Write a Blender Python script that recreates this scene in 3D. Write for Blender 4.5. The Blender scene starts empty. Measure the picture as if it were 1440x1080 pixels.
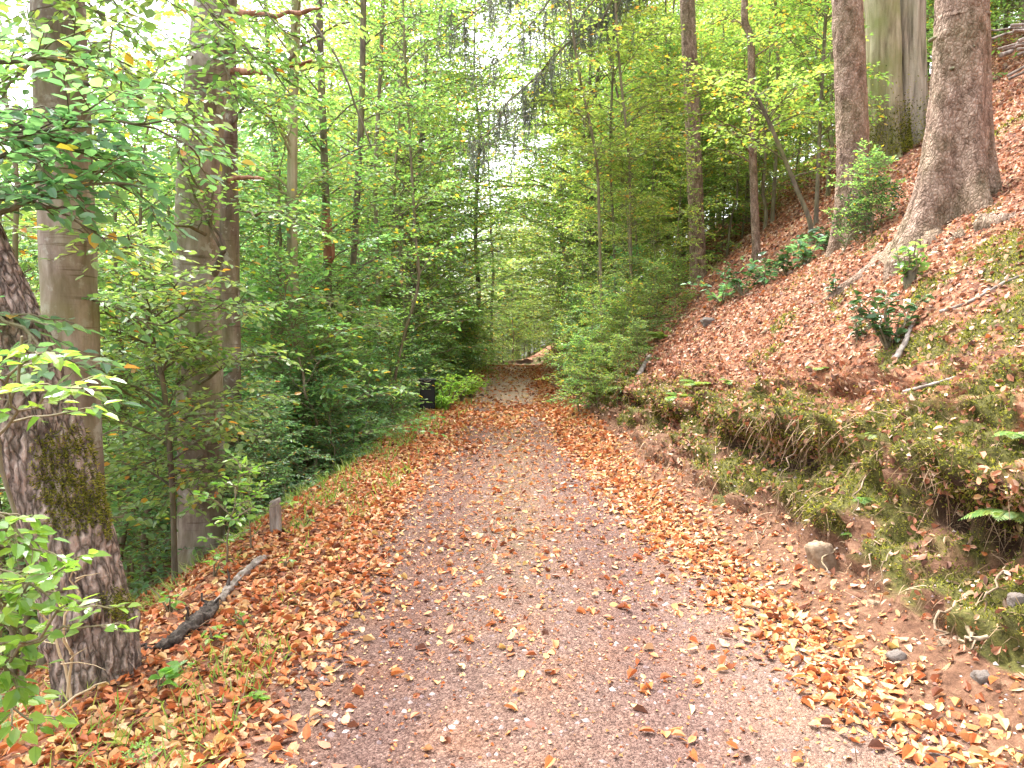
import bpy, math, random
import numpy as np
from mathutils import Vector

R = np.random.default_rng(11)
random.seed(5)
scene = bpy.context.scene
COL = scene.collection

# ------------------------------------------------------------------ camera
CAMZ = 1.7
F = 1080.0
PITCH = math.atan(80 / 1080)
cam_d = bpy.data.cameras.new('camera')
cam = bpy.data.objects.new('camera', cam_d)
COL.objects.link(cam)
cam.location = (0, 0, CAMZ)
cam.rotation_euler = (math.pi / 2 - PITCH, 0, 0)
cam_d.sensor_width = 36
cam_d.lens = 27
cam_d.clip_start = 0.05
cam_d.clip_end = 2000
scene.camera = cam


def at(px, py, Y):
    """point at depth Y seen at photo pixel (px, py)"""
    a = (px - 720) / F
    b = (540 - py) / F
    c, s = math.cos(PITCH), math.sin(PITCH)
    dy = c + b * s
    dz = -s + b * c
    k = Y / dy
    return np.array([a * k, Y, CAMZ + dz * k])


# ------------------------------------------------------------------ noise
def _h(ix, iy, iz, seed):
    h = (ix.astype(np.int64) * 374761393 + iy.astype(np.int64) * 668265263 + iz.astype(np.int64) * 2147483647 + seed * 974711) & 0xFFFFFFFF
    h = ((h ^ (h >> 13)) * 1274126177) & 0xFFFFFFFF
    h = ((h ^ (h >> 16)) * 2246822519) & 0xFFFFFFFF
    h = h ^ (h >> 15)
    return (h & 0xFFFFFF) / float(0xFFFFFF)


def vn(x, y, z=0.0, seed=0):
    x = np.asarray(x, float)
    y = np.asarray(y, float) + 0 * x
    z = np.asarray(z, float) + 0 * x
    ix, iy, iz = np.floor(x), np.floor(y), np.floor(z)
    fx, fy, fz = x - ix, y - iy, z - iz
    fx = fx * fx * (3 - 2 * fx)
    fy = fy * fy * (3 - 2 * fy)
    fz = fz * fz * (3 - 2 * fz)
    out = 0
    for dx in (0, 1):
        for dy in (0, 1):
            for dz in (0, 1):
                w = (fx if dx else 1 - fx) * (fy if dy else 1 - fy) * (fz if dz else 1 - fz)
                out = out + w * _h(ix + dx, iy + dy, iz + dz, seed)
    return out


def fbm(x, y, z=0.0, seed=0, o=4):
    t, a, s = 0, 0.5, 0
    x = np.asarray(x, float)
    for i in range(o):
        f = 2 ** i
        t = t + a * vn(x * f, np.asarray(y) * f, np.asarray(z) * f, seed + i * 7)
        s += a
        a *= 0.5
    return t / s


def sstep(a, b, x):
    t = np.clip((np.asarray(x, float) - a) / (b - a), 0, 1)
    return t * t * (3 - 2 * t)


def nrm(v):
    v = np.asarray(v, float)
    return v / np.maximum(np.linalg.norm(v, axis=-1, keepdims=True), 1e-9)


# ------------------------------------------------------------------ mesh buffer
class MB:
    def __init__(s):
        s.V, s.F, s.M, s.n = [], [], [], 0
        s.at = {}

    def add(s, V, Fc, m=0):
        V = np.asarray(V, float).reshape(-1, 3)
        Fc = np.asarray(Fc, np.int64)
        s.V.append(V)
        s.F.append(Fc + s.n)
        s.M.append(np.full(len(Fc), m, np.int32))
        s.n += len(V)

    def build(s, name, mats, parent=None, smooth=True, attrs=None):
        me = bpy.data.meshes.new(name)
        V = np.concatenate(s.V)
        me.vertices.add(len(V))
        me.vertices.foreach_set('co', V.astype(np.float32).ravel())
        tot = np.concatenate([np.full(len(f), f.shape[1], np.int32) for f in s.F])
        loops = np.concatenate([f.ravel() for f in s.F]).astype(np.int32)
        me.loops.add(len(loops))
        me.loops.foreach_set('vertex_index', loops)
        me.polygons.add(len(tot))
        st = np.concatenate([[0], np.cumsum(tot)[:-1]]).astype(np.int32)
        me.polygons.foreach_set('loop_start', st)
        me.polygons.foreach_set('loop_total', tot)
        me.polygons.foreach_set('material_index', np.concatenate(s.M))
        me.polygons.foreach_set('use_smooth', np.full(len(tot), smooth))
        if not isinstance(mats, (list, tuple)):
            mats = [mats]
        for m in mats:
            me.materials.append(m)
        if attrs:
            for k, a in attrs.items():
                at_ = me.attributes.new(k, 'FLOAT', 'POINT')
                at_.data.foreach_set('value', np.asarray(a, np.float32).ravel())
        me.update(calc_edges=True)
        o = bpy.data.objects.new(name, me)
        COL.objects.link(o)
        if parent:
            o.parent = parent
        return o


def grid_faces(nr, nc, wrap=False):
    i = np.arange(nr - 1)[:, None]
    j = np.arange(nc if wrap else nc - 1)[None, :]
    j2 = (j + 1) % nc
    a = i * nc + j
    b = i * nc + j2
    c = (i + 1) * nc + j2
    d = (i + 1) * nc + j
    return np.stack([a + 0 * b, b, c, d], -1).reshape(-1, 4)


def spline(P, n):
    P = np.asarray(P, float)
    k = len(P)
    t = np.linspace(0, k - 1, n)
    i = np.minimum(t.astype(int), k - 2)
    f = (t - i)[:, None]
    p0 = P[np.maximum(i - 1, 0)]
    p1 = P[i]
    p2 = P[i + 1]
    p3 = P[np.minimum(i + 2, k - 1)]
    return 0.5 * ((2 * p1) + (-p0 + p2) * f + (2 * p0 - 5 * p1 + 4 * p2 - p3) * f ** 2 + (-p0 + 3 * p1 - 3 * p2 + p3) * f ** 3)


def tube(mb, P, rad, ns=6, m=0, disp=None, cap=True):
    P = np.asarray(P, float)
    rad = np.asarray(rad, float) + np.zeros(len(P))
    T = nrm(np.gradient(P, axis=0))
    ref = np.array([1.0, 0, 0]) if abs(T[:, 0]).mean() < 0.8 else np.array([0, 1.0, 0])
    A = nrm(np.cross(T, ref))
    B = np.cross(T, A)
    th = np.linspace(0, 2 * math.pi, ns, endpoint=False)
    C = np.cos(th)[None, :, None] * A[:, None, :] + np.sin(th)[None, :, None] * B[:, None, :]
    rr = rad[:, None] * np.ones((1, ns))
    if disp is not None:
        rr = rr + disp
    V = P[:, None, :] + C * rr[:, :, None]
    mb.add(V.reshape(-1, 3), grid_faces(len(P), ns, True), m)
    if cap:
        mb.add(np.vstack([V[-1], P[-1] + T[-1] * rad[-1] * .3]), [[i, (i + 1) % ns, ns] for i in range(ns)], m)
        mb.add(np.vstack([V[0], P[0] - T[0] * rad[0] * .3]), [[(i + 1) % ns, i, ns] for i in range(ns)], m)


def leaves(mb, P, A, N, L, W, m=0, near=True, fold=.14, curl=.12):
    P = np.asarray(P, float)
    n = len(P)
    if n == 0:
        return
    L = (np.asarray(L, float) + np.zeros(n))[:, None]
    W = (np.asarray(W, float) + np.zeros(n))[:, None]
    fold = (np.asarray(fold, float) + np.zeros(n))[:, None]
    curl = (np.asarray(curl, float) + np.zeros(n))[:, None]
    A = nrm(A)
    S = nrm(np.cross(A, N))
    N = np.cross(S, A)
    if near:
        v = np.stack([P,
                      P + A * L * .3 + S * W * .46 + N * W * fold,
                      P + A * L * .68 + S * W * .40 + N * (W * fold - L * curl * .5),
                      P + A * L - N * L * curl,
                      P + A * L * .68 - S * W * .40 + N * (W * fold - L * curl * .5),
                      P + A * L * .3 - S * W * .46 + N * W * fold], 1)
        b = np.arange(n)[:, None] * 6
        f = np.concatenate([b + np.array([[0, 1, 2, 3]]), b + np.array([[0, 3, 4, 5]])])
    else:
        v = np.stack([P, P + A * L * .45 + S * W * .5 + N * W * fold, P + A * L - N * L * curl,
                      P + A * L * .45 - S * W * .5 + N * W * fold], 1)
        f = np.arange(n)[:, None] * 4 + np.array([[0, 1, 2, 3]])
    mb.add(v.reshape(-1, 3), f, m)


# ------------------------------------------------------------------ tagging
def tag(o, label=None, cat=None, group=None, kind=None):
    if label:
        o['label'] = label
    if cat:
        o['category'] = cat
    if group:
        o['group'] = group
    if kind:
        o['kind'] = kind
    return o


def empty(name, loc, rz=0):
    o = bpy.data.objects.new(name, None)
    COL.objects.link(o)
    o.location = tuple(float(v) for v in loc)
    o.rotation_euler = (0, 0, rz)
    o.empty_display_size = .2
    return o


# ------------------------------------------------------------------ materials
def mat(name):
    m = bpy.data.materials.new(name)
    m.use_nodes = True
    nt = m.node_tree
    nt.nodes.clear()
    return m, nt


def nd(nt, typ, **kw):
    n = nt.nodes.new(typ)
    for k, v in kw.items():
        setattr(n, k, v)
    return n


def ramp(nt, fac, stops, interp='LINEAR'):
    r = nd(nt, 'ShaderNodeValToRGB')
    r.color_ramp.interpolation = interp
    e = r.color_ramp.elements
    while len(e) < len(stops):
        e.new(.5)
    for x, (p, c) in zip(e, stops):
        x.position = p
        x.color = (*c, 1)
    nt.links.new(fac, r.inputs[0])
    return r.outputs[0]


def mixc(nt, fac, a, b, mode='MIX'):
    n = nd(nt, 'ShaderNodeMix', data_type='RGBA', blend_type=mode)
    for s, v in ((n.inputs[0], fac), (n.inputs[6], a), (n.inputs[7], b)):
        if hasattr(v, 'is_output') or isinstance(v, bpy.types.NodeSocket):
            nt.links.new(v, s)
        elif isinstance(v, (int, float)):
            s.default_value = v
        else:
            s.default_value = (*v, 1)
    return n.outputs[2]


def math_(nt, op, a, b=None, c=None, clamp=False):
    n = nd(nt, 'ShaderNodeMath', operation=op, use_clamp=clamp)
    for i, v in enumerate((a, b, c)):
        if v is None:
            continue
        if isinstance(v, (int, float)):
            n.inputs[i].default_value = v
        else:
            nt.links.new(v, n.inputs[i])
    return n.outputs[0]


def noise(nt, vec, scale, detail=4, rough=.55, dist=0):
    n = nd(nt, 'ShaderNodeTexNoise')
    n.inputs['Scale'].default_value = scale
    n.inputs['Detail'].default_value = detail
    n.inputs['Roughness'].default_value = rough
    n.inputs['Distortion'].default_value = dist
    if vec is not None:
        nt.links.new(vec, n.inputs['Vector'])
    return n.outputs[0]


def mapping(nt, vec, scale=(1, 1, 1), rot=(0, 0, 0)):
    n = nd(nt, 'ShaderNodeMapping')
    n.inputs['Scale'].default_value = scale
    n.inputs['Rotation'].default_value = rot
    nt.links.new(vec, n.inputs[0])
    return n.outputs[0]


def voro(nt, vec, scale, feat='F1'):
    n = nd(nt, 'ShaderNodeTexVoronoi', feature=feat)
    n.inputs['Scale'].default_value = scale
    nt.links.new(vec, n.inputs['Vector'])
    return n


def bump(nt, h, strength=.5, dist=.02, normal=None):
    n = nd(nt, 'ShaderNodeBump')
    n.inputs['Strength'].default_value = strength
    n.inputs['Distance'].default_value = dist
    nt.links.new(h, n.inputs['Height'])
    if normal is not None:
        nt.links.new(normal, n.inputs['Normal'])
    return n.outputs[0]


def finish(nt, col, rough=.8, normal=None, spec=.3):
    p = nd(nt, 'ShaderNodeBsdfPrincipled')
    if isinstance(col, bpy.types.NodeSocket):
        nt.links.new(col, p.inputs['Base Color'])
    else:
        p.inputs['Base Color'].default_value = (*col, 1)
    if isinstance(rough, bpy.types.NodeSocket):
        nt.links.new(rough, p.inputs['Roughness'])
    else:
        p.inputs['Roughness'].default_value = rough
    p.inputs['Specular IOR Level'].default_value = spec
    if normal is not None:
        nt.links.new(normal, p.inputs['Normal'])
    o = nd(nt, 'ShaderNodeOutputMaterial')
    nt.links.new(p.outputs[0], o.inputs[0])
    return p


def leaf_mat(name, stops, trans=.5, tcol=(1.68, 1.6, .92), rough=.36, spec=.5, objvar=.04, clump=.5, mottle=0):
    """living leaf: each leaf has its own hue, some light passes through it"""
    m, nt = mat(name)
    g = nd(nt, 'ShaderNodeNewGeometry')
    rnd = g.outputs['Random Per Island']
    col = ramp(nt, rnd, stops)
    oi = nd(nt, 'ShaderNodeObjectInfo')
    tc = nd(nt, 'ShaderNodeTexCoord')
    n1 = noise(nt, tc.outputs['Object'], .9, 2)
    k = math_(nt, 'MULTIPLY_ADD', n1, clump, 1 - clump * .5)
    if mottle:
        k = math_(nt, 'MULTIPLY', k, math_(nt, 'MULTIPLY_ADD', noise(nt, tc.outputs['Object'], 75, 4, .65), mottle, 1 - mottle * .5))
    hs = nd(nt, 'ShaderNodeHueSaturation')
    nt.links.new(math_(nt, 'MULTIPLY_ADD', oi.outputs['Random'], -objvar, .5 + objvar * .5), hs.inputs['Hue'])
    hs.inputs['Saturation'].default_value = 1
    nt.links.new(k, hs.inputs['Value'])
    nt.links.new(col, hs.inputs['Color'])
    c = hs.outputs[0]
    p = nd(nt, 'ShaderNodeBsdfPrincipled')
    nt.links.new(c, p.inputs['Base Color'])
    p.inputs['Roughness'].default_value = rough
    p.inputs['Specular IOR Level'].default_value = spec
    t = nd(nt, 'ShaderNodeBsdfTranslucent')
    nt.links.new(mixc(nt, 1.0, c, tcol, 'MULTIPLY'), t.inputs[0])
    mx = nd(nt, 'ShaderNodeMixShader')
    mx.inputs[0].default_value = trans
    nt.links.new(p.outputs[0], mx.inputs[1])
    nt.links.new(t.outputs[0], mx.inputs[2])
    o = nd(nt, 'ShaderNodeOutputMaterial')
    nt.links.new(mx.outputs[0], o.inputs[0])
    return m


GREEN = [(0, (.09, .19, .065)), (.3, (.14, .265, .085)), (.6, (.2, .34, .11)), (.92, (.29, .41, .14)), (.955, (.34, .34, .05)), (.975, (.5, .36, .05)), (1, (.5, .2, .05))]
COOL = [(0, (.08, .19, .10)), (.35, (.115, .26, .13)), (.7, (.165, .33, .16)), (.95, (.23, .38, .16)), (.975, (.4, .34, .05)), (1, (.45, .2, .06))]
YELL = [(0, (.13, .23, .06)), (.35, (.19, .31, .08)), (.7, (.27, .39, .10)), (.92, (.37, .45, .13)), (.95, (.5, .4, .06)), (1, (.55, .26, .06))]
M = {}
M['leaf_green'] = leaf_mat('beech_leaf', GREEN)
M['leaf_cool'] = leaf_mat('shade_leaf', COOL, rough=.3, spec=.7, trans=.58)
M['leaf_yellow'] = leaf_mat('light_leaf', YELL, trans=.5)
M['leaf_fresh'] = leaf_mat('fresh_leaf', [(0, (.1, .25, .05)), (.5, (.15, .33, .06)), (1, (.23, .4, .07))], rough=.28, spec=.6, clump=.2)
M['leaf_holly'] = leaf_mat('holly_leaf', [(0, (.03, .09, .035)), (.6, (.06, .15, .05)), (.93, (.1, .2, .06)), (1, (.4, .33, .05))], trans=.15, rough=.25, spec=.7)
M['leaf_bright'] = leaf_mat('bright_leaf', [(0, (.2, .36, .06)), (.6, (.32, .48, .08)), (1, (.45, .52, .11))], trans=.45, rough=.5, clump=.2)
M['fern'] = leaf_mat('fern_green', [(0, (.10, .2, .05)), (.6, (.18, .28, .065)), (1, (.3, .35, .09))], trans=.4, rough=.5, clump=.2)
M['needle'] = leaf_mat('spruce_needle', [(0, (.09, .105, .09)), (.5, (.14, .165, .13)), (1, (.22, .24, .19))], trans=.45, rough=.5, tcol=(1, 1, .8), objvar=0)
M['grass'] = leaf_mat('grass_green', [(0, (.12, .24, .05)), (.6, (.2, .33, .07)), (1, (.35, .4, .12))], trans=.4, rough=.5, clump=.4)
M['straw'] = leaf_mat('dry_grass', [(0, (.16, .1, .055)), (.5, (.3, .2, .11)), (1, (.46, .36, .22))], trans=.3, tcol=(1, 1, .9), rough=.7, spec=.2, clump=.3, objvar=0)
M['moss'] = leaf_mat('moss_green', [(0, (.04, .045, .014)), (.3, (.1, .11, .022)), (.6, (.2, .21, .035)), (.85, (.32, .33, .05)), (1, (.38, .3, .1))], trans=.3, rough=.8, spec=.15, clump=.9, objvar=0)
M['rootlet'] = leaf_mat('rootlet', [(0, (.1, .06, .035)), (.5, (.24, .15, .09)), (1, (.42, .3, .2))], trans=.05, rough=.8, spec=.1, objvar=0)
M['litter'] = leaf_mat('fallen_leaf', [(0, (.09, .036, .022)), (.1, (.22, .07, .03)), (.28, (.43, .125, .04)), (.5, (.54, .19, .062)), (.66, (.53, .255, .11)), (.8, (.52, .33, .19)), (.93, (.52, .31, .11)), (1, (.52, .39, .14))],
                      trans=.12, tcol=(1, .9, .7), rough=.5, spec=.35, clump=.4, objvar=0, mottle=.9)
M['litter_hill'] = leaf_mat('fallen_leaf_hill', [(0, (.09, .046, .034)), (.16, (.21, .095, .062)), (.42, (.43, .165, .085)), (.62, (.48, .245, .15)), (.82, (.5, .36, .27)), (.93, (.52, .37, .19)), (1, (.5, .17, .05))],
                           trans=.1, tcol=(1, .9, .7), rough=.6, spec=.25, clump=.5, objvar=0, mottle=.9)


def bark_mat(name, c1, c2, c3, sc=(9, 9, 2), bstr=.7, bd=.03, green=0.0, lines=0.0, plates=0.0, stain=0.0, psc=(34, 34, 17), prot=(0, 0, 0), pw=.12):
    m, nt = mat(name)
    tc = nd(nt, 'ShaderNodeTexCoord').outputs['Object']
    v = mapping(nt, tc, sc)
    n1 = noise(nt, v, 1.0, 7, .62, .4)
    n2 = noise(nt, tc, 1.3, 3)
    n3 = noise(nt, tc, 38, 4, .65)
    col = ramp(nt, n1, [(.33, c1), (.5, c2), (.68, c3)])
    col = mixc(nt, math_(nt, 'MULTIPLY', n3, .55), col, mixc(nt, 1.0, col, (1.5, 1.45, 1.4), 'MULTIPLY'))
    h = n1
    if stain:
        ns_ = noise(nt, mapping(nt, tc, (5, 5, .45)), 1, 5, .6)
        col = mixc(nt, math_(nt, 'MULTIPLY', ramp(nt, ns_, [(.46, (0, 0, 0)), (.62, (1, 1, 1))]), stain), col, mixc(nt, 1.0, col, (.5, .47, .42), 'MULTIPLY'))
        nl_ = noise(nt, tc, 7, 6, .7)
        col = mixc(nt, math_(nt, 'MULTIPLY', ramp(nt, nl_, [(.56, (0, 0, 0)), (.63, (1, 1, 1))]), stain), col, (.42, .42, .38))
    if plates:
        wv = nd(nt, 'ShaderNodeVectorMath', operation='MULTIPLY_ADD')
        nn_ = nd(nt, 'ShaderNodeTexNoise'); nn_.inputs['Scale'].default_value = 9; nn_.inputs['Detail'].default_value = 4
        nt.links.new(tc, nn_.inputs['Vector']); nt.links.new(nn_.outputs['Color'], wv.inputs[0]); wv.inputs[1].default_value = (.07, .07, .07); nt.links.new(tc, wv.inputs[2]); wv = wv.outputs[0]
        vo = voro(nt, mapping(nt, wv, psc, prot), 1.0, 'DISTANCE_TO_EDGE')
        e = ramp(nt, vo.outputs[0], [(0, (.08, .07, .06)), (pw, (1, 1, 1))])
        col = mixc(nt, plates, col, mixc(nt, 1.0, col, e, 'MULTIPLY'))
        vc = voro(nt, mapping(nt, wv, psc, prot), 1.0)
        bw = nd(nt, 'ShaderNodeRGBToBW')
        nt.links.new(vc.outputs['Color'], bw.inputs[0])
        col = mixc(nt, .5, col, mixc(nt, bw.outputs[0], (.6, .55, .5), (1.35, 1.3, 1.3)), 'MULTIPLY')
        h = math_(nt, 'MULTIPLY_ADD', vo.outputs[0], 1.2, n1)
    if lines:
        w = nd(nt, 'ShaderNodeTexNoise')
        w.inputs['Scale'].default_value = 1
        w.inputs['Detail'].default_value = 5
        nt.links.new(mapping(nt, tc, (1.6, 1.6, 26)), w.inputs['Vector'])
        lf = ramp(nt, w.outputs[0], [(.30, (1, 1, 1)), (.38, (0, 0, 0))])
        col = mixc(nt, math_(nt, 'MULTIPLY', lf, lines), col, mixc(nt, 1.0, col, (.5, .45, .42), 'MULTIPLY'))
    if green:
        gf = ramp(nt, n2, [(.42, (0, 0, 0)), (.66, (1, 1, 1))])
        col = mixc(nt, math_(nt, 'MULTIPLY', gf, green), col, (.16, .18, .05))
    b = bump(nt, math_(nt, 'MULTIPLY_ADD', n3, .25, h), bstr, bd)
    finish(nt, col, .85, b, .2)
    return m


M['bark_beech'] = bark_mat('beech_bark', (.12, .09, .075), (.23, .19, .165), (.38, .34, .31), (7, 7, 2.2), .6, .02, green=.55, lines=1.0, stain=.7)
M['bark_beech_dark'] = bark_mat('dark_beech_bark', (.07, .05, .04), (.14, .105, .088), (.24, .195, .17), (7, 7, 2.2), .6, .02, green=.4, lines=.8, stain=.6)
M['bark_spruce'] = bark_mat('spruce_bark', (.10, .065, .045), (.23, .16, .12), (.37, .28, .22), (13, 13, 6), 1.0, .03, plates=.45, green=.2)
M['bark_rough'] = bark_mat('furrowed_bark', (.24, .185, .155), (.43, .34, .29), (.6, .5, .44), (26, 26, 9), 1.0, .05, green=.12, plates=.85, psc=(26, 26, 4.0), prot=(0, math.radians(-20), 0), pw=.3)
M['bark_dark'] = bark_mat('dark_bark', (.06, .05, .04), (.11, .09, .07), (.18, .15, .11), (16, 16, 4), .6, .02, green=.5)
M['bark_sapling'] = bark_mat('sapling_bark', (.09, .075, .05), (.16, .13, .09), (.24, .21, .15), (14, 14, 4), .5, .01, green=.5)
M['bark_pale'] = bark_mat('pale_bark', (.3, .22, .13), (.42, .33, .2), (.52, .43, .3), (14, 14, 4), .5, .01)
M['bark_mossy'] = bark_mat('mossy_beech_bark', (.12, .10, .06), (.25, .22, .14), (.36, .33, .23), (7, 7, 1.0), .8, .04, green=.75)
M['bark_fluted'] = bark_mat('fluted_beech_bark', (.06, .05, .04), (.26, .22, .17), (.4, .36, .29), (9, 9, .7), .9, .05, green=.3)
M['deadwood'] = bark_mat('dead_wood', (.07, .055, .045), (.2, .165, .14), (.34, .3, .27), (14, 14, 2.5), .8, .02)
M['redwood'] = bark_mat('torn_red_wood', (.10, .045, .028), (.23, .105, .065), (.36, .2, .13), (14, 14, 3), .6, .02)
M['rot'] = bark_mat('rotten_bark', (.02, .016, .013), (.06, .048, .04), (.15, .12, .10), (30, 30, 14), 1.0, .03)
M['root'] = bark_mat('root_bark', (.10, .065, .045), (.2, .14, .1), (.32, .24, .18), (14, 14, 5), .7, .02, green=.3)


def ground_mat():
    m, nt = mat('forest_floor')
    geo = nd(nt, 'ShaderNodeNewGeometry').outputs['Position']

    def A(n):
        a = nd(nt, 'ShaderNodeAttribute', attribute_name=n)
        return a.outputs['Fac']
    # gravel
    nz = noise(nt, geo, 2.2, 4)
    nz2 = noise(nt, geo, 9, 4, .6)
    warp = geo
    v1 = voro(nt, warp, 75)
    v2 = voro(nt, warp, 160)
    bw = nd(nt, 'ShaderNodeRGBToBW'); nt.links.new(v1.outputs['Color'], bw.inputs[0])
    bw2 = nd(nt, 'ShaderNodeRGBToBW'); nt.links.new(v2.outputs['Color'], bw2.inputs[0])
    g1 = ramp(nt, bw.outputs[0], [(.15, (.09, .06, .055)), (.36, (.22, .15, .135)), (.55, (.36, .26, .235)), (.74, (.5, .385, .345)), (.93, (.76, .64, .57))])
    g2 = ramp(nt, bw2.outputs[0], [(.2, (.12, .08, .075)), (.5, (.33, .235, .21)), (.8, (.6, .47, .42))])
    grav = mixc(nt, .45, g1, g2)
    grav = mixc(nt, ramp(nt, nz, [(.45, (0, 0, 0)), (.7, (1, 1, 1))]), grav, mixc(nt, 1.0, grav, (1.18, 1.02, .86), 'MULTIPLY'))
    grav = mixc(nt, A('sand'), grav, mixc(nt, nz2, (.92, .72, .6), (1, .9, .78)))
    gh = math_(nt, 'MULTIPLY_ADD', v1.outputs['Distance'], -1.0, math_(nt, 'MULTIPLY', v2.outputs['Distance'], -.5))
    grav = mixc(nt, math_(nt, 'MULTIPLY', A('rut'), .8), grav, mixc(nt, 1.0, grav, (.78, .72, .76), 'MULTIPLY'))
    grav = mixc(nt, math_(nt, 'MULTIPLY', A('crest'), ramp(nt, nz2, [(.42, (0, 0, 0)), (.62, (1, 1, 1))])), grav, mixc(nt, .6, grav, (.3, .27, .14)))
    grav = mixc(nt, 1.0, grav, (1.06, .98, .9), 'MULTIPLY')
    # dirt
    nd1 = noise(nt, geo, 14, 7, .65)
    nd2 = noise(nt, geo, 55, 5, .7)
    dirt = ramp(nt, nd1, [(.28, (.12, .062, .038)), (.5, (.3, .17, .105)), (.72, (.5, .32, .21))])
    dirt = mixc(nt, nd2, mixc(nt, 1.0, dirt, (.55, .5, .5), 'MULTIPLY'), mixc(nt, 1.0, dirt, (1.4, 1.4, 1.4), 'MULTIPLY'))
    # decayed leaf layer
    vl = voro(nt, mapping(nt, geo, (1, 1, 1.5)), 26)
    bl = nd(nt, 'ShaderNodeRGBToBW'); nt.links.new(vl.outputs['Color'], bl.inputs[0])
    lit = ramp(nt, bl.outputs[0], [(.1, (.2, .10, .07)), (.35, (.46, .21, .12)), (.55, (.66, .3, .16)), (.75, (.76, .42, .26)), (.95, (.85, .58, .4))])
    lit = mixc(nt, nd2, mixc(nt, 1.0, lit, (.5, .46, .45), 'MULTIPLY'), lit)
    # moss
    nm = noise(nt, geo, 30, 6, .7)
    moss = ramp(nt, nm, [(.28, (.07, .07, .03)), (.5, (.17, .175, .05)), (.72, (.36, .36, .10))])
    edge = math_(nt, 'MULTIPLY_ADD', nz2, .8, -.4)

    def msk(n):
        return math_(nt, 'MULTIPLY_ADD', math_(nt, 'ADD', A(n), edge), 2.4, -.7, clamp=True)
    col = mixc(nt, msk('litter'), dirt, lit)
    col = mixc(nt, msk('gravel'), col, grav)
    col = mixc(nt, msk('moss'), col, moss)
    col = mixc(nt, msk('dark'), col, mixc(nt, nd1, (.04, .026, .016), (.13, .08, .05)))  # painted shade of the undercut hollows, mixed over the soil colour
    h = math_(nt, 'MULTIPLY', gh, A('gravel'))
    h = math_(nt, 'MULTIPLY_ADD', nd2, .9, h)
    h = math_(nt, 'MULTIPLY_ADD', math_(nt, 'MULTIPLY', bl.outputs[0], A('litter')), 1.0, h)
    h = math_(nt, 'MULTIPLY_ADD', nm, .5, h)
    col = mixc(nt, 1.0, col, (.445, .405, .385), 'MULTIPLY')
    b = bump(nt, h, .9, .014)
    finish(nt, col, .9, b, .15)
    return m


M['ground'] = ground_mat()

# ------------------------------------------------------------------ terrain
def interp(y, tab):
    return np.interp(y, [t[0] for t in tab], [t[1] for t in tab])


XR = [(-8, 2.9), (0, 2.75), (2.5, 2.5), (3.4, 2.3), (5.4, 1.97), (7, 1.83), (9.2, 1.6), (14, 1.4), (20, 1.4), (26, 1.48), (34, 1.75), (60, 2.3), (72, 1.6), (85, -1.5), (110, -12), (160, -40), (400, -190)]
XS = [(-8, -2.1), (0, -2.05), (3.5, -2.0), (7, -2.15), (10.2, -1.95), (14, -1.65), (18, -1.45), (22, -1.3), (30, -1.1), (42, -.9), (60, -.7), (72, -1.4), (85, -4.8), (110, -15.5), (160, -44), (400, -196)]


def xr(y):
    y = np.asarray(y, float)
    return interp(y, XR) + .20 * (vn(y * .9, 3.3) - .5) * sstep(2, 5, y) + .16 * (fbm(y * 2.6, 5.1, 0, 6, 3) - .5)


def xs(y):
    y = np.asarray(y, float)
    return interp(y, XS) + .3 * (vn(y * .55, 9.1) - .5)


def basez(y):
    y = np.asarray(y, float)
    return -.055 * np.maximum(y - 30, 0) * sstep(30, 36, y) * np.where(y > 90, 90 / np.maximum(y, 1), 1) + .12 * sstep(17, 25, y)


LZ = [(-8, 1.0), (2.5, 1.0), (3.4, .98), (4.7, .98), (7, .84), (10, .78), (14, .8), (20, .85), (40, .9), (400, .9)]


def lipz(y):
    y = np.asarray(y, float)
    return interp(y, LZ) + .34 * (fbm(y * 1.15, 1.7, 0, 4, 3) - .5)


def hz(x, y):
    """ground height"""
    x = np.asarray(x, float)
    y = np.asarray(y, float) + 0 * x
    a, b = xs(y), xr(y)
    d = x - b
    L = np.maximum(a - x, 0)
    z = basez(y)
    # left slope
    s = .66 * np.maximum(L - .1, 0) - .0085 * np.maximum(L - 6, 0) ** 2
    s = np.where(L > 30, .66 * 29.9 - .0085 * 576 + .25 * (L - 30), s)
    z = z - s + sstep(.3, 2, L) * (fbm(x * .7, y * .7, 0, 31) - .5) * .5
    # path crown and ruts
    z = z + .02 * (fbm(x * 3, y * 3, 0, 21) - .5) - .025 * np.exp(-((x - .75) / .35) ** 2) - .02 * np.exp(-((x + .55) / .35) ** 2)
    z = z + .15 * sstep(-.6, .05, d) + .05 * sstep(-.5, -.05, d) * (fbm(x * 5, y * 5, 0, 23) - .5) * (1 - sstep(.1, .5, d)) * 2
    lz = lipz(y)
    face = np.clip(d / .42, 0, 1)
    z = z + (lz - .15) * (face ** 1.1)
    dd = np.maximum(d - .42, 0)
    z = z + .73 * dd + (.73 * (interp(y, XR) + .42) - .5 - lz) * (1 - np.exp(-dd / 1.1)) - np.where(dd > 14, .25 * (dd - 14), 0) * 1.0
    z = z + sstep(.6, 2, d) * ((fbm(x * .6, y * .6, 0, 51) - .5) * .45 + (fbm(x * 3, y * 3, 0, 57) - .5) * .10)
    return z


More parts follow.
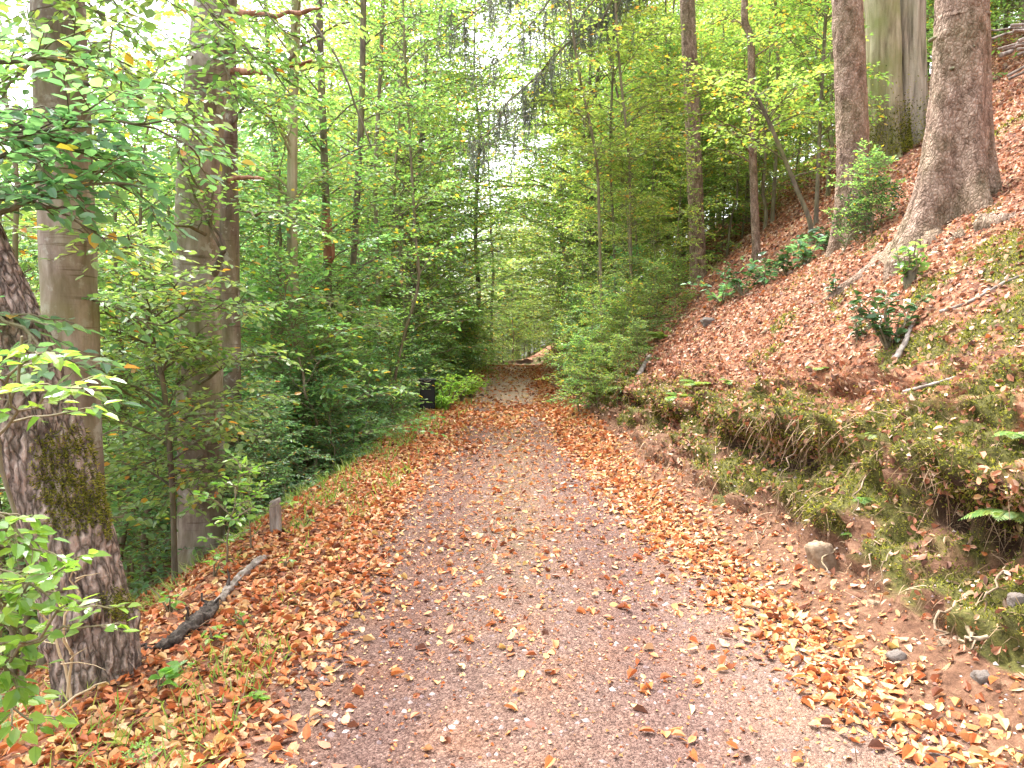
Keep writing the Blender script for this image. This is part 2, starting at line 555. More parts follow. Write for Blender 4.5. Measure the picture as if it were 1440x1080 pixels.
def warp_bank(X, Y, Z, d):
    """overhanging lip, hollows and clods on the cut face"""
    on = sstep(-.12, .08, d) * (1 - sstep(.75, 1.3, d))
    big = fbm(Y * 1.1, 2.0, 0, 71, 3)
    lip = np.exp(-((d - .43) / .10) ** 2)
    und = np.exp(-((d - .25) / .09) ** 2)
    amt = sstep(.48, .66, big)
    X = X - lip * (.02 + .17 * amt) + und * (.01 + .22 * amt)
    Z = Z + lip * .03 * amt
    led = fbm(Y * 1.3, Z * 4.5, 0, 85, 3) - .5
    X = X - on * led * .14
    cl = fbm(X * 4.5, Y * 3.2, Z * 4.5, 81, 4) - .5
    cl2 = fbm(X * 16, Y * 16, Z * 16, 91, 3) - .5
    cl3 = fbm(X * 9, Y * 8, Z * 9, 95, 3) - .5
    X = X - on * (cl * .34 + cl3 * .22 + cl2 * .18)
    Z = Z + on * (cl * .22 + cl3 * .16 + cl2 * .14)
    return X, Z


def ongr(px, py):
    """ground point seen at a photo pixel"""
    d = at(px, py, 1.0) - np.array([0, 0, CAMZ])
    ts = np.geomspace(1.5, 60, 3000)
    q = np.array([0, 0, CAMZ]) + d[None] * ts[:, None]
    gap = q[:, 2] - hz(q[:, 0], q[:, 1])
    k = int(np.argmax(gap < 0))
    return q[k]


ys = [-6.0]
while ys[-1] < 420:
    y = ys[-1]
    ys.append(y + (.4 if y < 1.5 else max(.05, .0125 * y)))
ys = np.array(ys)
fp = np.linspace(0, 1, 74)
dl = [0.0]
while dl[-1] < 260:
    dl.append(dl[-1] + max(.07, .045 * dl[-1]))
dl = np.array(dl)[::-1]
dr = [0.0]
while dr[-1] < 260:
    v = dr[-1]
    dr.append(v + (.026 if v < 1.0 else max(.05, .03 * v)))
dr = np.array(dr)
A_, B_ = xs(ys)[:, None], xr(ys)[:, None]
XL = A_ - dl[None, :]
XP = A_ + (B_ - A_) * fp[None, :]
XRr = B_ + dr[None, :]
GX = np.concatenate([XL[:, :-1], XP, XRr[:, 1:]], 1)
GY = np.repeat(ys[:, None], GX.shape[1], 1)
nl, npth, nrr = XL.shape[1] - 1, XP.shape[1], XRr.shape[1] - 1
GZ = hz(GX, GY)
GD = GX - B_
GXw, GZw = warp_bank(GX, GY, GZ, GD)
GP = np.stack([GXw, GY, GZw], -1)
# material zones, and shade painted into the bank hollows
LD = A_ - GX
n_a = fbm(GX * 1.3, GY * 1.3, 0, 101)
n_b = fbm(GX * 3.1, GY * 3.1, GZ * 3, 103)
w_grav = sstep(-1.35, -.8, GX + .25 * (n_b - .5)) * (1 - sstep(-.85, -.35, GD + .4 * (n_a - .5)))
w_grav = np.where(GY > 9, w_grav * sstep(0.05, .5, -LD), w_grav)
w_sand = sstep(15, 19, GY) * .9 + .12 * np.exp(-((GX - 1.3) / .6) ** 2) * (1 - sstep(3, 6, GY)) + .0 * GX
w_rut = np.exp(-((GX - .72) / .3) ** 2) + np.exp(-((GX + .6) / .3) ** 2)
w_crest = np.exp(-((GX - .02) / .24) ** 2) * sstep(4, 6.5, GY) * (1 - sstep(13, 17, GY))
w_moss = np.zeros_like(GX)
n_m = fbm(GX * 5.5, GY * 4.5, GZ * 5.5, 107)
w_moss = np.maximum(w_moss, sstep(.34, .50, .55 * n_b + .45 * n_m) * sstep(-.02, .10, GD + .3 * (n_a - .5) - .10 * sstep(6, 12, GY)) * (1 - sstep(.42, .85, GD + .5 * (n_a - .5))))
w_moss = np.maximum(w_moss, .9 * sstep(.64, .70, n_a) * sstep(.5, .8, GD) * (1 - sstep(1.6, 3, GD)) * (1 - sstep(8, 12, GY)))
for (px, py, rd) in ((1405, 455, .30), (1440, 435, .3), (1390, 350, .24), (1385, 305, .16), (1235, 598, .16), (1260, 592, .14), (1430, 545, .28), (1340, 535, .15), (1100, 455, .2), (1075, 500, .2),
                     (1225, 345, .2), (1415, 180, .35), (1430, 640, .25), (1050, 655, .2), (1030, 690, .16), (1300, 560, .16), (1415, 850, .16), (1130, 660, .14), (1190, 640, .14)):
    q = ongr(px, py)
    dq = np.sqrt(((GX - q[0]) / 1.0) ** 2 + ((GY - q[1]) / 1.25) ** 2) + .5 * rd * (n_b - .5)
    w_moss = np.maximum(w_moss, (1 - sstep(rd * .4, rd * 1.25, dq)) * (.35 + 1.1 * sstep(.35, .55, fbm(GX * 7, GY * 7, 0, 109))))
w_lit = np.where(GD > .42, 1.0, 0) + np.where(LD > -.9, .9, 0)
w_moss = np.clip(w_moss, 0, 1)
w_lit = np.clip(w_lit * (.55 + .9 * n_a), 0, 1)
w_lit = np.maximum(w_lit, (1 - sstep(-1.3, -.8, GX + .5 * (n_a - .5))) * (GD < 0) * (LD < .9) * .9)
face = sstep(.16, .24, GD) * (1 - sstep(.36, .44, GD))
w_hollow_shade = face * sstep(.45, .66, fbm(GY * 1.1, 2.0, 0, 71, 3) + 0 * GX) * .8  # darkens the colour under the overhanging lip as painted shade
nc = GX.shape[1]


def ground_piece(name, c0, c1):
    mb = MB()
    sl = slice(c0, c1)
    mb.add(GP[:, sl].reshape(-1, 3), grid_faces(len(ys), c1 - c0))
    at_ = {k: w[:, sl] for k, w in (('gravel', w_grav), ('sand', w_sand), ('moss', w_moss), ('litter', w_lit), ('dark', w_hollow_shade), ('rut', w_rut), ('crest', w_crest))}
    return tag(mb.build(name, M['ground'], attrs=at_), kind='structure')


ground_piece('ground', 0, nl + 1)
ground_piece('path', nl, nl + npth)
ground_piece('hillside', nl + npth - 1, nc)

# cell data for scattering
P00, P01, P10, P11 = GP[:-1, :-1], GP[:-1, 1:], GP[1:, :-1], GP[1:, 1:]
CN = np.cross(P01 - P00, P10 - P00)
CA = np.linalg.norm(CN, axis=-1)
CN = nrm(CN)
CC = (P00 + P11) / 2
cX, cY, cD, cLD = CC[..., 0], CC[..., 1], (GD[:-1, :-1] + GD[1:, 1:]) / 2, (LD[:-1, :-1] + LD[1:, 1:]) / 2
inview = (cY > 1.6) & (np.abs(cX) < .8 * cY + .8)


def scatter(dens):
    lam = np.where(inview, dens * CA, 0)
    k = R.poisson(np.clip(lam, 0, 400))
    idx = np.repeat(np.arange(k.size), k.ravel())
    i, j = np.unravel_index(idx, k.shape)
    u, v = R.random(len(i))[:, None], R.random(len(i))[:, None]
    P = P00[i, j] * (1 - u) * (1 - v) + P01[i, j] * u * (1 - v) + P10[i, j] * (1 - u) * v + P11[i, j] * u * v
    return P, CN[i, j]


def tangent(N, jit=0.0):
    n = len(N)
    r = R.normal(size=(n, 3))
    return nrm(r - (r * N).sum(1, keepdims=True) * N), nrm(N + R.normal(size=(n, 3)) * jit)


def lay_leaves(name, dens, mat_, label, size=.062, lift=.012, jit=.33, near_y=14):
    lod = np.clip(cY / 9, 1, 1.7)
    P, N = scatter(dens / lod ** 2)
    A, Nj = tangent(N, jit)
    n = len(P)
    k = np.clip(P[:, 1] / 9, 1, 1.7)
    L = size * k * (.45 + .85 * R.random(n) ** .8)
    P = P + N * (R.random(n)[:, None] * lift + .003) + np.array([0, 0, .002])
    A = nrm(A + Nj * R.normal(size=(n, 1)) * .22)
    mb = MB()
    leaves(mb, P - A * L[:, None] * .5, A, Nj, L, L * R.uniform(.5, .72, n), 0, True, fold=R.uniform(-.35, .7, n), curl=R.uniform(-.35, .45, n))
    o = mb.build(name, mat_, smooth=False)
    print(name, n)
    return tag(o, label, 'leaves', kind='stuff')


n_c = fbm(cX * 1.1, cY * .8, 0, 201)
n_f = fbm(cX * 3.3, cY * 3.0, 0, 203)
onp = (cLD < 0) & (cD < 0)
# path: left verge thick, a strip on the right, thin scatter between, thick middle farther on
den = np.zeros_like(cX)
leftb = 1 - sstep(-1.25, -.75, cX + .55 * (n_c - .5) + .35 * (n_f - .5))
strip_c = np.interp(cY, [2, 3, 3.7, 4.5, 6.5, 8.3, 12, 16, 20], [2.1, 1.72, 1.6, 1.52, 1.34, 1.18, .95, .88, .88])
strip = np.exp(-((cX - strip_c + .25 * (n_f - .5)) / np.interp(cY, [2, 4, 8, 14], [.24, .25, .25, .24])) ** 2)
mid = sstep(9, 11.5, cY) * (1 - sstep(16, 18.5, cY)) * (1 - np.exp(-((cX - .48) / .3) ** 4) * (1 - sstep(14, 15.5, cY))) * sstep(.40, .56, n_c + .08)
midn = sstep(.5, .66, n_c) * np.exp(-((cX + .25) / .55) ** 2) * .35 * sstep(4, 6, cY)
far = sstep(23, 25, cY) * (1 - sstep(27.5, 29, cY)) + sstep(30, 33, cY)
den = np.where(onp, 1050 * leftb + 1150 * strip * (.5 + .9 * n_f) + 600 * mid + 420 * midn + 200 * far + 60 * sstep(.3, .6, n_f) + 22 + 45 * sstep(4, 8, cY), 0)
den = np.where((cLD >= 0) & (cLD < 3.5), 650 * (1 - sstep(.8, 3.2, cLD)), den)
den = np.where(cY > 60, 0, den)
lay_leaves('fallen_leaves', den, M['litter'], 'orange and yellow fallen beech leaves strewn over the path and its verges', size=.057)
denh = np.where(cD >= 0, 30 + 640 * sstep(.3, .5, cD) * (.2 + 1.1 * n_c) * (.55 + .45 * sstep(4, 8, cY)) * (1 - .55 * (w_moss[:-1, :-1])), 0)
denh = denh + np.where((cD > -.1) & (cD < .45), 80 + 950 * sstep(.46, .58, n_c) * sstep(.42, .55, n_f), 0)
denh = np.where((cY > 55) | (cD > 24), 0, denh)
lay_leaves('hillside_leaves', denh, M['litter_hill'], 'brown and pinkish dead leaves covering the sloping hillside', size=.05, jit=.5)
lay_leaves('hillside_fragments', np.where((cD > .3) & (cY < 14) & (cD < 8), 420 * n_f, 0), M['litter_hill'], 'crumbled bits of dead leaves on the hillside', size=.024, lift=.01, jit=.5)

# moss, grass, dry grass, pebbles
def blades(name, dens, mat_, label, cat, L, W, up=.7, jit=.5, lod0=7, droop=0, updir=None, seg=False):
    lod = np.clip(cY / lod0, 1, 3)
    P, N = scatter(dens / lod ** 2)
    n = len(P)
    k = np.clip(P[:, 1] / lod0, 1, 3)
    g = N * up + R.normal(size=(n, 3)) * jit
    if updir is not None:
        g = g + np.array(updir)
    A = nrm(g)
    S, _ = tangent(A)
    l = (R.uniform(*L, n) * k ** .5)[:, None]
    ww = (R.uniform(*W, n) * k)[:, None]
    P = P - N * .004
    mb = MB()
    if seg:
        dn = np.array([0, 0, -1.0]) * (droop + R.random((n, 1)) * .35)
        st = [P + A * l * t + dn * l * t * t for t in (0, .35, .7, 1)]
        V = np.stack([q for c_, w_ in zip(st, (.8, 1, .7, .12)) for q in (c_ - S * ww * w_ * .5, c_ + S * ww * w_ * .5)], 1)
        b = np.arange(n)[:, None] * 8
        mb.add(V.reshape(-1, 3), np.concatenate([b + np.array([[0, 1, 3, 2]]), b + np.array([[2, 3, 5, 4]]), b + np.array([[4, 5, 7, 6]])]))
    else:
        leaves(mb, P, A, S, l[:, 0], ww[:, 0], 0, False, fold=.1, curl=R.uniform(0, .2, n))
    o = mb.build(name, mat_, smooth=False)
    print(name, n)
    return tag(o, label, cat, kind='stuff')


mossd = np.clip(w_moss[:-1, :-1], 0, 1) * np.where(cD > .08, 1, 0)
mossd = np.where(cY < 16, mossd, 0)
blades('moss', mossd * 13000, M['moss'], 'green and olive moss growing over the cut bank and lower hillside', 'moss', (.010, .03), (.004, .008), lod0=3.2)
grd = np.where((cLD > -.35) & (cLD < .7) & (cY > 7) & (cY < 22), .9, 0) + np.where((cLD > -.75) & (cLD < 1.0), 1.0, 0) * sstep(.47, .6, fbm(cX * 2.2, cY * 1.6, 0, 301)) * (1 - sstep(24, 34, cY))
blades('grass', grd * 520, M['grass'], 'thin green grass along the left verge of the path', 'grass', (.05, .16), (.004, .009), up=.9, jit=.4, lod0=5, seg=True)
dg = np.where((cD > .3) & (cD < .62), 1.0, 0) * sstep(.46, .6, fbm(cX * 2, cY * 1.8, 0, 303)) * np.where(cY < 17, 1, 0)
blades('dry_grass', dg * sstep(.45, .62, fbm(cX * 6, cY * 5, 0, 309)) * 170, M['straw'], 'straw coloured dead grass hanging over the bank edge', 'grass', (.06, .32), (.003, .007), up=.3, jit=.42, updir=(-.3, -.1, -.45), droop=.25, lod0=6, seg=True)
dirtd = np.where((cD > -.55) & (cD < .25), 1.0, 0) * np.where(cY < 14, 1, 0) + np.where(cD > .35, .8, 0) * np.where(cY < 11, 1, 0)
blades('needles', dirtd * 900, M['straw'], 'brown conifer needles and fine twigs scattered on the bare earth', 'needles', (.03, .085), (.002, .0045), up=.05, jit=.8, lod0=5)

rootd = np.where((cD > .02) & (cD < .5) & (cY < 12), 1.0, 0) * sstep(.4, .56, fbm(cX * 4, cY * 2.5, 0, 305))
blades('rootlets', rootd * 420, M['rootlet'], 'fine brown rootlets and dead stems hanging over the earth of the cut bank', 'roots', (.04, .2), (.002, .006), up=.3, jit=.55, updir=(-.15, -.05, -.4), droop=.3, lod0=5, seg=True)
den = np.where(onp & (cY < 14), 170 + 520 * n_f * sstep(2, 5, cY), 0) * w_grav[:-1, :-1] + np.where(onp & (cY < 8), 700 * strip + 600 * leftb, 0) + np.where((cD > -.6) & (cD < .1) & (cY < 11), 260, 0)
lay_leaves('leaf_fragments', den, M['litter'], 'small broken bits of orange leaves scattered on the gravel', size=.02, lift=.004)

twd = np.where(onp & (cY < 12), 5 + 30 * leftb + 30 * strip, 0) + np.where((cD > -.5) & (cD < 6) & (cY < 12), 22, 0) + np.where((cLD > 0) & (cLD < 1.5) & (cY < 12), 30, 0)
blades('fallen_twigs', twd, M['rootlet'], 'thin brown twigs lying among the fallen leaves', 'twigs', (.05, .22), (.003, .007), up=.06, jit=.8, lod0=6, seg=True)

# ------------------------------------------------------------------ trees
def arc(p0, p1, sag=0.0, n=9, wob=.03, rg=R):
    p0, p1 = np.asarray(p0, float), np.asarray(p1, float)
    t = np.linspace(0, 1, n)[:, None]
    P = p0 + (p1 - p0) * t
    L = np.linalg.norm(p1 - p0)
    P[:, 2] += (sag * 4 * t * (1 - t))[:, 0]
    w = rg.normal(size=(n, 3)) * wob * L
    w[0] = 0
    return P + w * np.minimum(1, t * 3)


def foliate(mb, P, rg, twig_sp, twig_len, leaf_sp, leafL, start=.2, near=True, up=None, dens=1.0, wm=0, lm=1, flat=.35, hang=.15, twr=.004, taper=.55):
    """side twigs left and right along branch P, leaves alternating along each"""
    P = np.asarray(P, float)
    seg = np.linalg.norm(np.diff(P, axis=0), axis=1)
    cum = np.concatenate([[0], np.cumsum(seg)])
    Ltot = cum[-1]
    T = nrm(np.gradient(P, axis=0))
    U = np.array([0, 0, 1.0])
    LP, LA, LN = [], [], []

    def leaf_row(a, d, ln, side):
        k = max(2, int(ln / leaf_sp * dens))
        t = (np.arange(k) + .6) / k
        sg = np.where(np.arange(k) % 2 == 0, 1, -1)[:, None]
        pos = a + d * ln * t[:, None] - U * (hang * ln * t[:, None] ** 2)
        ax = d * .65 + side * sg * .8 + rg.normal(size=(k, 3)) * .22 - U * .12
        ax[-1] = d + rg.normal(size=3) * .1
        nn = U + rg.normal(size=(k, 3)) * flat
        LP.append(pos)
        LA.append(ax)
        LN.append(nn)
    s = Ltot * start
    sgn = 1
    while s < Ltot:
        i = min(np.searchsorted(cum, s) - 1, len(seg) - 1)
        i = max(i, 0)
        f = (s - cum[i]) / max(seg[i], 1e-6)
        p = P[i] + (P[i + 1] - P[i]) * f
        d = T[i]
        side = np.cross(d, U)
        if np.linalg.norm(side) < .2:
            a = rg.uniform(0, 6.28)
            side = np.array([math.cos(a), math.sin(a), 0])
        side = nrm(side)
        td = nrm(d * .7 + side * sgn * .8 + rg.normal(size=3) * .16 + U * .05)
        q = s / Ltot
        ln = twig_len * (1 - taper * q) * rg.uniform(.6, 1.25)
        end = p + td * ln - U * hang * ln
        tube(mb, np.stack([p, p + td * ln * .5 - U * hang * ln * .25, end]), [twr, twr * .8, twr * .45], 3, wm, cap=False)
        sd = nrm(np.cross(td, U))
        leaf_row(p, td, ln, sd)
        sgn = -sgn
        s += twig_sp * rg.uniform(.6, 1.4)
    leaf_row(P[-2], T[-1], max(seg[-1], twig_len * .5), nrm(np.cross(T[-1], U) + 1e-6))
    LP, LA, LN = np.concatenate(LP), np.concatenate(LA), np.concatenate(LN)
    n = len(LP)
    L = leafL * rg.uniform(.7, 1.2, n)
    leaves(mb, LP, LA, LN, L, L * rg.uniform(.56, .72, n), lm, near, fold=rg.uniform(.02, .22, n), curl=rg.uniform(0, .28, n))
    return n


def leafy_bough(mb, P, r0, rg, nsub=5, sub=.42, wm=0, lm=1, droop=.05, **kw):
    """a main limb with side limbs, all set with twigs and leaves"""
    P = np.asarray(P, float)
    tube(mb, P, np.linspace(r0, .004, len(P)), 5, wm, cap=False)
    L = np.linalg.norm(np.diff(P, axis=0), axis=1).sum()
    c = foliate(mb, P, rg, wm=wm, lm=lm, **kw)
    T = nrm(np.gradient(P, axis=0))
    sg = 1 if rg.random() < .5 else -1
    for k in range(nsub):
        t = .12 + .78 * (k + rg.random()) / nsub
        i = min(int(t * (len(P) - 1)), len(P) - 2)
        p = P[i] + (P[i + 1] - P[i]) * (t * (len(P) - 1) - i)
        d = T[i]
        sd = np.cross(d, [0, 0, 1.0])
        sd = nrm(sd if np.linalg.norm(sd) > .15 else np.array([rg.normal(), rg.normal(), 0]))
        v = nrm(d * .65 + sd * sg * rg.uniform(.5, 1) + np.array([0, 0, rg.normal() * .22 - droop]))
        ln = L * sub * (1.05 - .6 * t) * rg.uniform(.7, 1.3)
        Q = arc(p, p + v * ln, .05 * ln, 6, .025, rg)
        tube(mb, Q, np.linspace(max(r0 * .45, .005), .003, 6), 4, wm, cap=False)
        c += foliate(mb, Q, rg, wm=wm, lm=lm, **kw)
        sg = -sg
    return c


def gen_tree(seed, H, r0, first, nbr, blen, twig_sp, twig_len, leaf_sp, leafL, near=True, lean=(0, 0), wander=.02, rise=.35, top=.35, flare=1.25, shape=None, dens=1.0, flat=.35, ns=8, sag=.08, nsub=4):
    """returns (stem buffer, crown buffer), base at the origin"""
    rg = np.random.default_rng(seed)
    n = 14
    t = np.linspace(0, 1, n)
    P = np.zeros((n, 3))
    w = np.cumsum(rg.normal(size=(n, 2)) * wander * H / n ** .5, axis=0)
    P[:, :2] = w + np.outer(t ** 1.2, lean)
    P[:, 2] = t * H
    P[:, :2] -= P[0, :2]
    P[0, 2] = -.35
    rad = r0 * (1 - .82 * t) * (1 + (flare - 1) * np.exp(-t * H / .25))
    stem = MB()
    Pf = spline(P, 30)
    tf = np.linspace(0, 1, 30)
    tube(stem, Pf, np.interp(tf, t, rad), ns)
    crown = MB()
    cnt = 0
    for b in range(nbr):
        q = first + (1 - first) * ((b + rg.random()) / nbr)
        i = q * (n - 1)
        k = min(int(i), n - 2)
        p = P[k] + (P[k + 1] - P[k]) * (i - k)
        az = b * 2.4 + rg.normal() * .4
        v = (q - first) / (1 - first)
        ln = blen * (shape(v) if shape else (1 - (1 - top) * v)) * rg.uniform(.5, 1.3)
        el = rise * (0.4 + v) + rg.normal() * .12
        d = np.array([math.cos(az) * math.cos(el), math.sin(az) * math.cos(el), math.sin(el)])
        Pb = arc(p, p + d * ln, sag * ln, 7, .025, rg)
        cnt += leafy_bough(crown, Pb, max(r0 * .28 * (1 - .5 * v), .006), rg, nsub, twig_sp=twig_sp, twig_len=twig_len, leaf_sp=leaf_sp, leafL=leafL, near=near, dens=dens, flat=flat)
    return stem, crown, cnt


ARCH = {}


def arche(key, bark, leafm, **kw):
    stem, crown, cnt = gen_tree(**kw)
    print('arch', key, cnt)
    ARCH[key] = (stem, crown, bark, leafm, {})


def plant(key, loc, label, cat, group=None, rz=None, s=1.0, name='young_tree', tilt=(0, 0), leafm=None, bark=None):
    """a copy of an archetype: an Empty at the base, a trunk and a crown"""
    stem, crown, b0, l0, cache = ARCH[key]
    bark, leafm = bark or b0, leafm or l0
    root = empty(name, loc, R.uniform(0, 6.28) if rz is None else rz)
    root.rotation_euler = (tilt[0], tilt[1], root.rotation_euler.z)
    root.scale = (s, s, s)
    ck = (bark, leafm)
    if ck not in cache:
        if cache:
            t0, c0 = next(iter(cache.values()))
            t = t0.copy(); t.data = t0.data.copy()
            c = c0.copy(); c.data = c0.data.copy()
            t.data.materials[0] = M[bark]; c.data.materials[0] = M[bark]; c.data.materials[1] = M[leafm]
            COL.objects.link(t); COL.objects.link(c)
            t.parent = root; c.parent = root
        else:
            t = stem.build('trunk', M[bark], root)
            c = crown.build('crown', [M[bark], M[leafm]], root, smooth=False)
        cache[ck] = (t, c)
    else:
        for o in cache[ck]:
            d = o.copy()
            d.parent = root
            COL.objects.link(d)
    tag(root, label, cat, group)
    return root


bell = lambda v: .55 + .6 * math.sin(math.pi * min(1, v * .9 + .12)) ** 1
arche('sap_a', 'bark_sapling', 'leaf_green', seed=1, H=6, r0=.04, first=.05, nbr=30, blen=1.9, twig_sp=.17, twig_len=.5, leaf_sp=.062, leafL=.09, lean=(.3, .1), wander=.03, top=.6)
arche('sap_b', 'bark_sapling', 'leaf_green', seed=2, H=7, r0=.05, first=.08, nbr=32, blen=2.1, twig_sp=.19, twig_len=.55, leaf_sp=.065, leafL=.092, lean=(-.4, .3), wander=.035, top=.6)
arche('sap_thin', 'bark_sapling', 'leaf_yellow', seed=3, H=8, r0=.04, first=.12, nbr=34, blen=1.8, twig_sp=.2, twig_len=.5, leaf_sp=.07, leafL=.092, lean=(.5, .2), wander=.03, near=False, top=.7)
arche('mid_a', 'bark_sapling', 'leaf_green', seed=4, H=11, r0=.09, first=.05, nbr=46, blen=3.0, twig_sp=.26, twig_len=.75, leaf_sp=.09, leafL=.13, near=False, lean=(.4, -.3), wander=.025, shape=bell, nsub=5)
arche('mid_b', 'bark_dark', 'leaf_yellow', seed=5, H=13, r0=.11, first=.1, nbr=50, blen=3.3, twig_sp=.28, twig_len=.8, leaf_sp=.1, leafL=.14, near=False, lean=(-.5, .2), wander=.025, shape=bell, nsub=5)
arche('tall_a', 'bark_beech', 'leaf_yellow', seed=6, H=21, r0=.2, first=.08, nbr=60, blen=4.8, twig_sp=.42, twig_len=1.1, leaf_sp=.15, leafL=.21, near=False, lean=(.5, .4), wander=.02, shape=bell, nsub=6)
arche('tall_b', 'bark_dark', 'leaf_green', seed=7, H=19, r0=.18, first=.05, nbr=60, blen=4.8, twig_sp=.42, twig_len=1.1, leaf_sp=.15, leafL=.21, near=False, lean=(-.6, .1), wander=.02, shape=bell, nsub=6)
arche('tall_high', 'bark_beech_dark', 'leaf_yellow', seed=16, H=21, r0=.15, first=.36, nbr=44, blen=4.2, twig_sp=.42, twig_len=1.1, leaf_sp=.15, leafL=.2, near=False, lean=(.3, .2), wander=.02, shape=bell, nsub=6)
arche('bush_a', 'bark_sapling', 'leaf_cool', seed=8, H=1.8, r0=.022, first=.05, nbr=24, blen=1.1, twig_sp=.12, twig_len=.36, leaf_sp=.05, leafL=.078, rise=.7, wander=.05)
arche('bush_b', 'bark_sapling', 'leaf_green', seed=9, H=2.5, r0=.025, first=.04, nbr=28, blen=1.25, twig_sp=.13, twig_len=.4, leaf_sp=.052, leafL=.08, rise=.6, wander=.05)
arche('seedling', 'bark_sapling', 'leaf_fresh', seed=10, H=.85, r0=.008, first=.2, nbr=9, blen=.36, twig_sp=.08, twig_len=.15, leaf_sp=.04, leafL=.07, rise=.5, wander=.04, nsub=1)


def G(px, Y):
    x = (px - 720) / F * Y
    return np.array([x, Y, float(hz(x, Y))])


exec_marks = []
# ---- left: fixed slender trees ------------------------------------------------
def stem_tree(name, pix, Y, r, bark, label, cat='tree', ns=10, base_flare=1.3, leafm='leaf_green', boughs=(), Yend=None, leafkw=None, n=40, crown_name='crown'):
    """a trunk following photo pixels at depth Y, with leafy boughs on it"""
    pts = [at(px, py, Y + ((Yend - Y) * i / (len(pix) - 1) if Yend else 0)) for i, (px, py) in enumerate(pix)]
    b = pts[0].copy()
    zg = float(hz(b[0], b[1]))
    root = empty(name, (b[0], b[1], zg))
    o = np.array([b[0], b[1], zg])
    pts = [np.array([b[0], b[1], min(zg, b[2]) - .4])] + pts
    P = spline(np.array(pts) - o, n)
    hgt = P[:, 2] - P[:, 2].min()
    rr = np.linspace(r, r * .75, n) * (1 + (base_flare - 1) * np.exp(-np.maximum(hgt - .4, 0) / .25))
    th = np.linspace(0, 6.283, ns, endpoint=False)[None, :]
    dsp = rr[:, None] * .10 * (vn(np.cos(th) * 1.5 + 7, np.sin(th) * 1.5, hgt[:, None] * 1.5, int(Y * 10)) - .5) * 2
    mb = MB()
    tube(mb, P, rr, ns, disp=dsp)
    mb.build('trunk', M[bark], root)
    if boughs:
        cb = MB()
        kw = dict(twig_sp=.17, twig_len=.48, leaf_sp=.06, leafL=.095, near=Y < 13)
        kw.update(leafkw or {})
        for (q0, q1, sag) in boughs:
            Pb = arc(np.asarray(q0) - o, np.asarray(q1) - o, sag, 9, .02)
            leafy_bough(cb, Pb, max(.012, r * .22), R, 4, **kw)
        cb.build(crown_name, [M[bark], M[leafm]], root, smooth=False)
    tag(root, label, cat)
    return root, o


